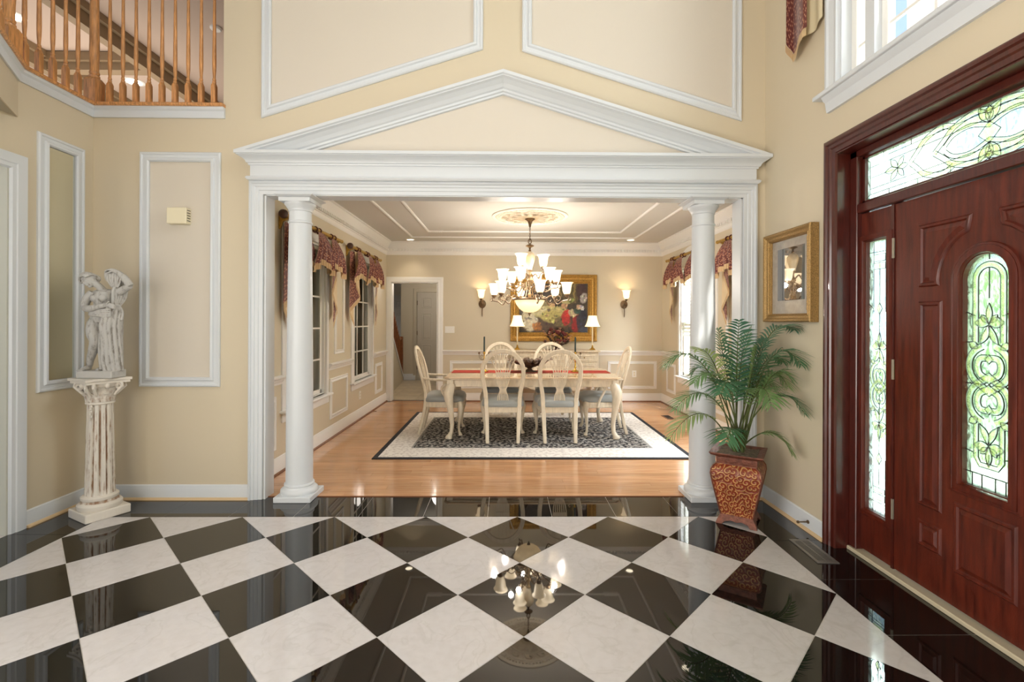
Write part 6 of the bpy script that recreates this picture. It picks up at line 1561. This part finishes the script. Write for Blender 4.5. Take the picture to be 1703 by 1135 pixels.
# ---- glass shades (tulip) shared by sconces and chandelier
TUL = [(.024, 0), (.038, .010), (.050, .040), (.056, .085), (.060, .118), (.070, .142), (.083, .152)]
def tulip(parent, loc, k=1.0):
    b = MB(); b.lathe([(r_ * k, z * k) for r_, z in TUL], n=22, caps=False); b.lathe([(0, .002), (.024 * k, .002)], n=22, caps=False)
    return b.build('shade', 'shade', parent, loc=loc, smooth=60, fix=False)
def sconce(x, s, label):
    t = thing('wall_sconce', label, 'sconce', (x, DB, 1.68), 0, 'sconces beside the painting')
    b = MB(); b.T = Matrix.Rotation(R(90), 4, 'X'); b.lathe([(.062, 0), (.064, .008), (.050, .016), (.040, .020), (.028, .034), (.010, .040), (.0, .042)], n=24, sy=1.15); b.build('wall_plate', 'bronze', t, smooth=50)
    b = MB(); b.tube(smoothpath([(0, -.03, -.22), (0, -.04, -.12), (-s * .006, -.055, -.02), (s * .008, -.10, .02), (s * .014, -.12, .06)], 5), [.004, .006, .008] + [.008] * 18, 8); b.lathe([(.006, .055), (.018, .068), (.026, .085), (.028, .092)], c=(s * .014, -.12, 0), n=16); b.build('arm', 'bronze', t, smooth=50)
    tulip(t, (s * .014, -.12, .092), .98); light('sconce_light', 'POINT', (x + s * .014, DB - .14, 1.86), 1.1, (1.0, .78, .52), radius=.03)
    return t
sconce(-.415, -1, 'lit bronze wall sconce on the back wall, left of the painting'); sconce(2.035, 1, 'lit bronze wall sconce on the back wall, right of the painting')

# ---- ceiling medallion and chandelier
md_ = thing('ceiling_medallion', 'round cream plaster medallion on the ceiling above the chandelier', 'medallion', (.3, 6.17, ZC))
b = MB(); b.lathe([(.49, 0), (.49, -.010), (.475, -.020), (.455, -.020), (.445, -.012), (.40, -.014), (.39, -.024), (.375, -.024), (.365, -.014), (.27, -.016), (.26, -.026), (.245, -.026), (.235, -.016), (.12, -.022), (.10, -.032), (.0, -.034)], n=72); b.build('disc', 'medal', md_, smooth=35)
b = MB()
for i in range(64): a = 2 * pi * i / 64; b.ell((.43 * cos(a), .43 * sin(a), -.016), (.012, .012, .010), 6, 4)
b.build('bead', 'medal', md_, kind='stuff', smooth=60)
for i in range(12):
    a = 2 * pi * i / 12; b = MB()
    def lf(u, v, a=a): r_ = lerp(.10, .24, v); o_ = (u - .5) * .085 * sin(pi * (.2 + .75 * v)); return (r_ * cos(a) - o_ * sin(a), r_ * sin(a) + o_ * cos(a), -.028 - .012 * sin(pi * v) + abs(u - .5) * .02)
    b.grid(4, 6, lf); b.tube(smoothpath([((.28 + .05 * q) * cos(a + w_), (.28 + .05 * q) * sin(a + w_), -.022) for q, w_ in ((0, -.2), (1.2, -.12), (1.4, .04), (.8, .10), (.5, .0))], 3), .007, 6); b.build('leaf', 'medal', md_, fix=False, smooth=60)
chn = thing('chandelier', 'large three tier bronze chandelier with lit frosted glass shades over the table', 'chandelier', (.3, 6.17, 0))
b = MB(); b.lathe([(.0, 2.715), (.062, 2.712), (.066, 2.700), (.050, 2.690), (.030, 2.672), (.020, 2.64), (.012, 2.60), (.0, 2.595)], n=24, caps=False); b.build('canopy', 'bronze', chn, smooth=50)
for k in range(9):
    z = 2.60 - k * .022; b = MB(); pts = [(.009 * cos(a) if k % 2 else 0, 0 if k % 2 else .009 * cos(a), z + .016 * sin(a)) for a in [2 * pi * i / 10 for i in range(10)]]; b.tube(pts, .0028, 5, closed=True); b.build('chain_link', 'bronze', chn, smooth=60)
b = MB(); b.tube([(.020 * cos(a), 0, 2.415 + .030 * sin(a)) for a in [2 * pi * i / 14 for i in range(14)]], .006, 6, closed=True); b.lathe([(.004, 2.385), (.050, 2.365), (.056, 2.355), (.035, 2.345), (.014, 2.335), (.010, 2.31), (.018, 2.30), (.012, 2.285)], n=20); b.build('top_hub', 'bronze', chn, smooth=50)
b = MB(); b.lathe([(.022, 2.285), (.052, 2.262), (.068, 2.225), (.066, 2.18), (.050, 2.13), (.034, 2.08), (.028, 2.05)], n=24); b.build('urn', 'urnglass', chn, smooth=60)
b = MB(); b.lathe([(.030, 2.05), (.036, 2.04), (.020, 2.02), (.016, 1.98), (.034, 1.95), (.040, 1.93), (.026, 1.90), (.014, 1.88), (.014, 1.75), (.030, 1.73), (.020, 1.70), (.012, 1.62), (.012, 1.60)], n=20); b.build('stem', 'bronzelite', chn, smooth=50)
b = MB(); b.ring([(.205, 1.655), (.222, 1.660), (.226, 1.672), (.215, 1.684), (.200, 1.676)], 48)
for k in range(3): a = k * pi / 3; b.tube([(-.21 * cos(a), -.21 * sin(a), 1.67), (.21 * cos(a), .21 * sin(a), 1.67)], .006, 6)
b.build('ring', 'bronze', chn, smooth=50)
def scrollarm(ang, R1, zs, z0, r0, drop):
    """arm from the centre out to a cup at radius R1 under a shade standing at zs"""
    ca, sa = cos(R(ang)), sin(R(ang)); f = lambda r_, z: (r_ * ca, r_ * sa, z); a_ = MB()
    a_.tube(smoothpath([f(r0, z0), f(lerp(r0, R1, .30), z0 + .045), f(lerp(r0, R1, .55), z0 - drop * .6), f(lerp(r0, R1, .8), zs - .085), f(R1 + .012, zs - .070), f(R1 + .022, zs - .035), f(R1, zs - .012)], 5), [.009] * 8 + [.0075] * 23, 7)
    a_.tube(smoothpath([f(lerp(r0, R1, .42), z0 + .01), f(lerp(r0, R1, .58), z0 + .05), f(lerp(r0, R1, .72), z0 + .02), f(lerp(r0, R1, .64), z0 - .02), f(lerp(r0, R1, .56), z0 + .005)], 5), .005, 6)
    a_.tube(smoothpath([f(R1 + .01, zs - .07), f(R1 + .04, zs - .075), f(R1 + .05, zs - .055), f(R1 + .035, zs - .045)], 4), .005, 6)
    o_ = a_.build('arm', 'bronze', chn, smooth=60)
    c_ = MB(); c_.lathe([(.006, zs - .040), (.012, zs - .030), (.030, zs - .014), (.034, zs + .004), (.028, zs + .010)], c=(R1 * ca, R1 * sa, 0), n=16); c_.build('cup', 'bronze', o_, smooth=50)
    tulip(o_, (R1 * ca, R1 * sa, zs), 1.0)
for k in range(3): scrollarm(-10 + 120 * k, .175, 2.085, 1.95, .03, .02)
for k in range(6): scrollarm(10 + 60 * k, .355, 1.895, 1.80, .03, .05)
for k in range(6): scrollarm(-18 + 60 * k, .485, 1.725, 1.665, .20, .10)
b = MB()
for k in range(6):
    a = R(-18 + 60 * k + 30); b.tube(smoothpath([(.03 * cos(a), .03 * sin(a), 1.90), (.09 * cos(a), .09 * sin(a), 1.86), (.13 * cos(a), .13 * sin(a), 1.78), (.20 * cos(a), .20 * sin(a), 1.68)], 5), .006, 6)
    b.tube(smoothpath([(.09 * cos(a), .09 * sin(a), 1.86), (.15 * cos(a), .15 * sin(a), 1.88), (.16 * cos(a), .16 * sin(a), 1.82), (.12 * cos(a), .12 * sin(a), 1.81)], 5), .005, 6)
b.build('scrollwork', 'bronzelite', chn, smooth=60)
b = MB(); b.lathe([(.195, 1.655), (.188, 1.640), (.170, 1.600), (.135, 1.550), (.085, 1.512), (.0, 1.495)], n=36, caps=False); b.build('bowl_shade', 'bowlglass', chn, smooth=60, fix=False)
b = MB(); b.lathe([(.0, 1.50), (.022, 1.495), (.018, 1.480), (.006, 1.470), (.010, 1.460), (.0, 1.450)], n=14, caps=False); b.build('bowl_finial', 'bronze', chn, smooth=50)

# ---- recessed lights, ceiling vents, plates
canlight(-1.60, 7.97, ZC, .075, 'recessed ceiling light in the back left corner of the dining room'); canlight(2.05, 7.88, ZC, .075, 'recessed ceiling light in the back right corner of the dining room')
canlight(2.16, 5.66, ZC, .075, 'recessed ceiling light beside the top of the right column')
for x, y in ((-1.60, 7.97), (2.05, 7.88), (2.16, 5.66)): light('recessed_spot', 'SPOT', (x, y, ZC - .02), 9, (1.0, .86, .66), radius=.03, spot=R(95))
def cvent(x, label):
    t = thing('ceiling_vent', label, 'vent', (x, 7.22, ZC)); b = MB(); b.box((-.11, -.05, -.010), (.11, .05, 0)); b.build('plate', 'dintrim', t, bevel=.003)
    for i in range(6): b = MB(); b.box((-.09 + i * .032, -.035, -.016), (-.08 + i * .032, .035, -.010)); b.build('louvre', 'dintrim', t)
cvent(-1.06, 'small ceiling vent at the left end of the ceiling moulding'); cvent(1.60, 'small ceiling vent at the right end of the ceiling moulding')
def plate(name, label, cat, loc, rz, w_, h_, toggles):
    t = thing(name, label, cat, loc, rz); b = MB(); b.box((-w_ / 2, -.006, -h_ / 2), (w_ / 2, 0, h_ / 2)); b.build('cover_plate', 'whiteplastic', t, bevel=.002)
    for i in range(abs(toggles)):
        if toggles > 0: x = (i - (toggles - 1) / 2) * .046; b = MB(); b.box((x - .006, -.016, -.014), (x + .006, -.006, .014)); b.build('toggle', 'whiteplastic', t)
        else: z = (i - .5) * .04; b = MB(); b.box((-.014, -.0075, z - .014), (.014, -.006, z + .014)); o_ = b.build('socket', 'ivoryplastic', t, bevel=.001); b = MB(); b.box((-.007, -.008, z - .006), (-.005, -.0074, z + .006)); b.box((.005, -.008, z - .006), (.007, -.0074, z + .006)); b.build('slot', 'slot', o_)
plate('light_switch', 'white triple light switch plate beside the back doorway', 'switch', (-.975, DB, 1.235), 0, .165, .115, 3)
plate('outlet', 'white wall outlet on the back wall beyond the right armchair', 'outlet', (2.22, DB, .48), 0, .075, .115, -2)
plate('outlet', 'white wall outlet low on the left dining wall under the far window', 'outlet', (DL, 6.80, .33), R(90), .075, .115, -2)
plate('light_switch', 'small white switch on the left jamb inside the back doorway', 'switch', (-1.975, DB + .06, 1.22), R(90), .05, .12, 1)
dv = thing('floor_register', 'dark wooden floor register on the oak floor near the right dining wall', 'vent', (2.35, 6.9, 0))
b = MB(); b.box((-.06, -.14, 0), (.06, .14, .006)); b.build('rim', 'oakshoe', dv, bevel=.002)
for i in range(12): b = MB(); b.box((-.045, -.12 + i * .021, .006), (.045, -.11 + i * .021, .008)); b.build('slat', 'slot', dv)
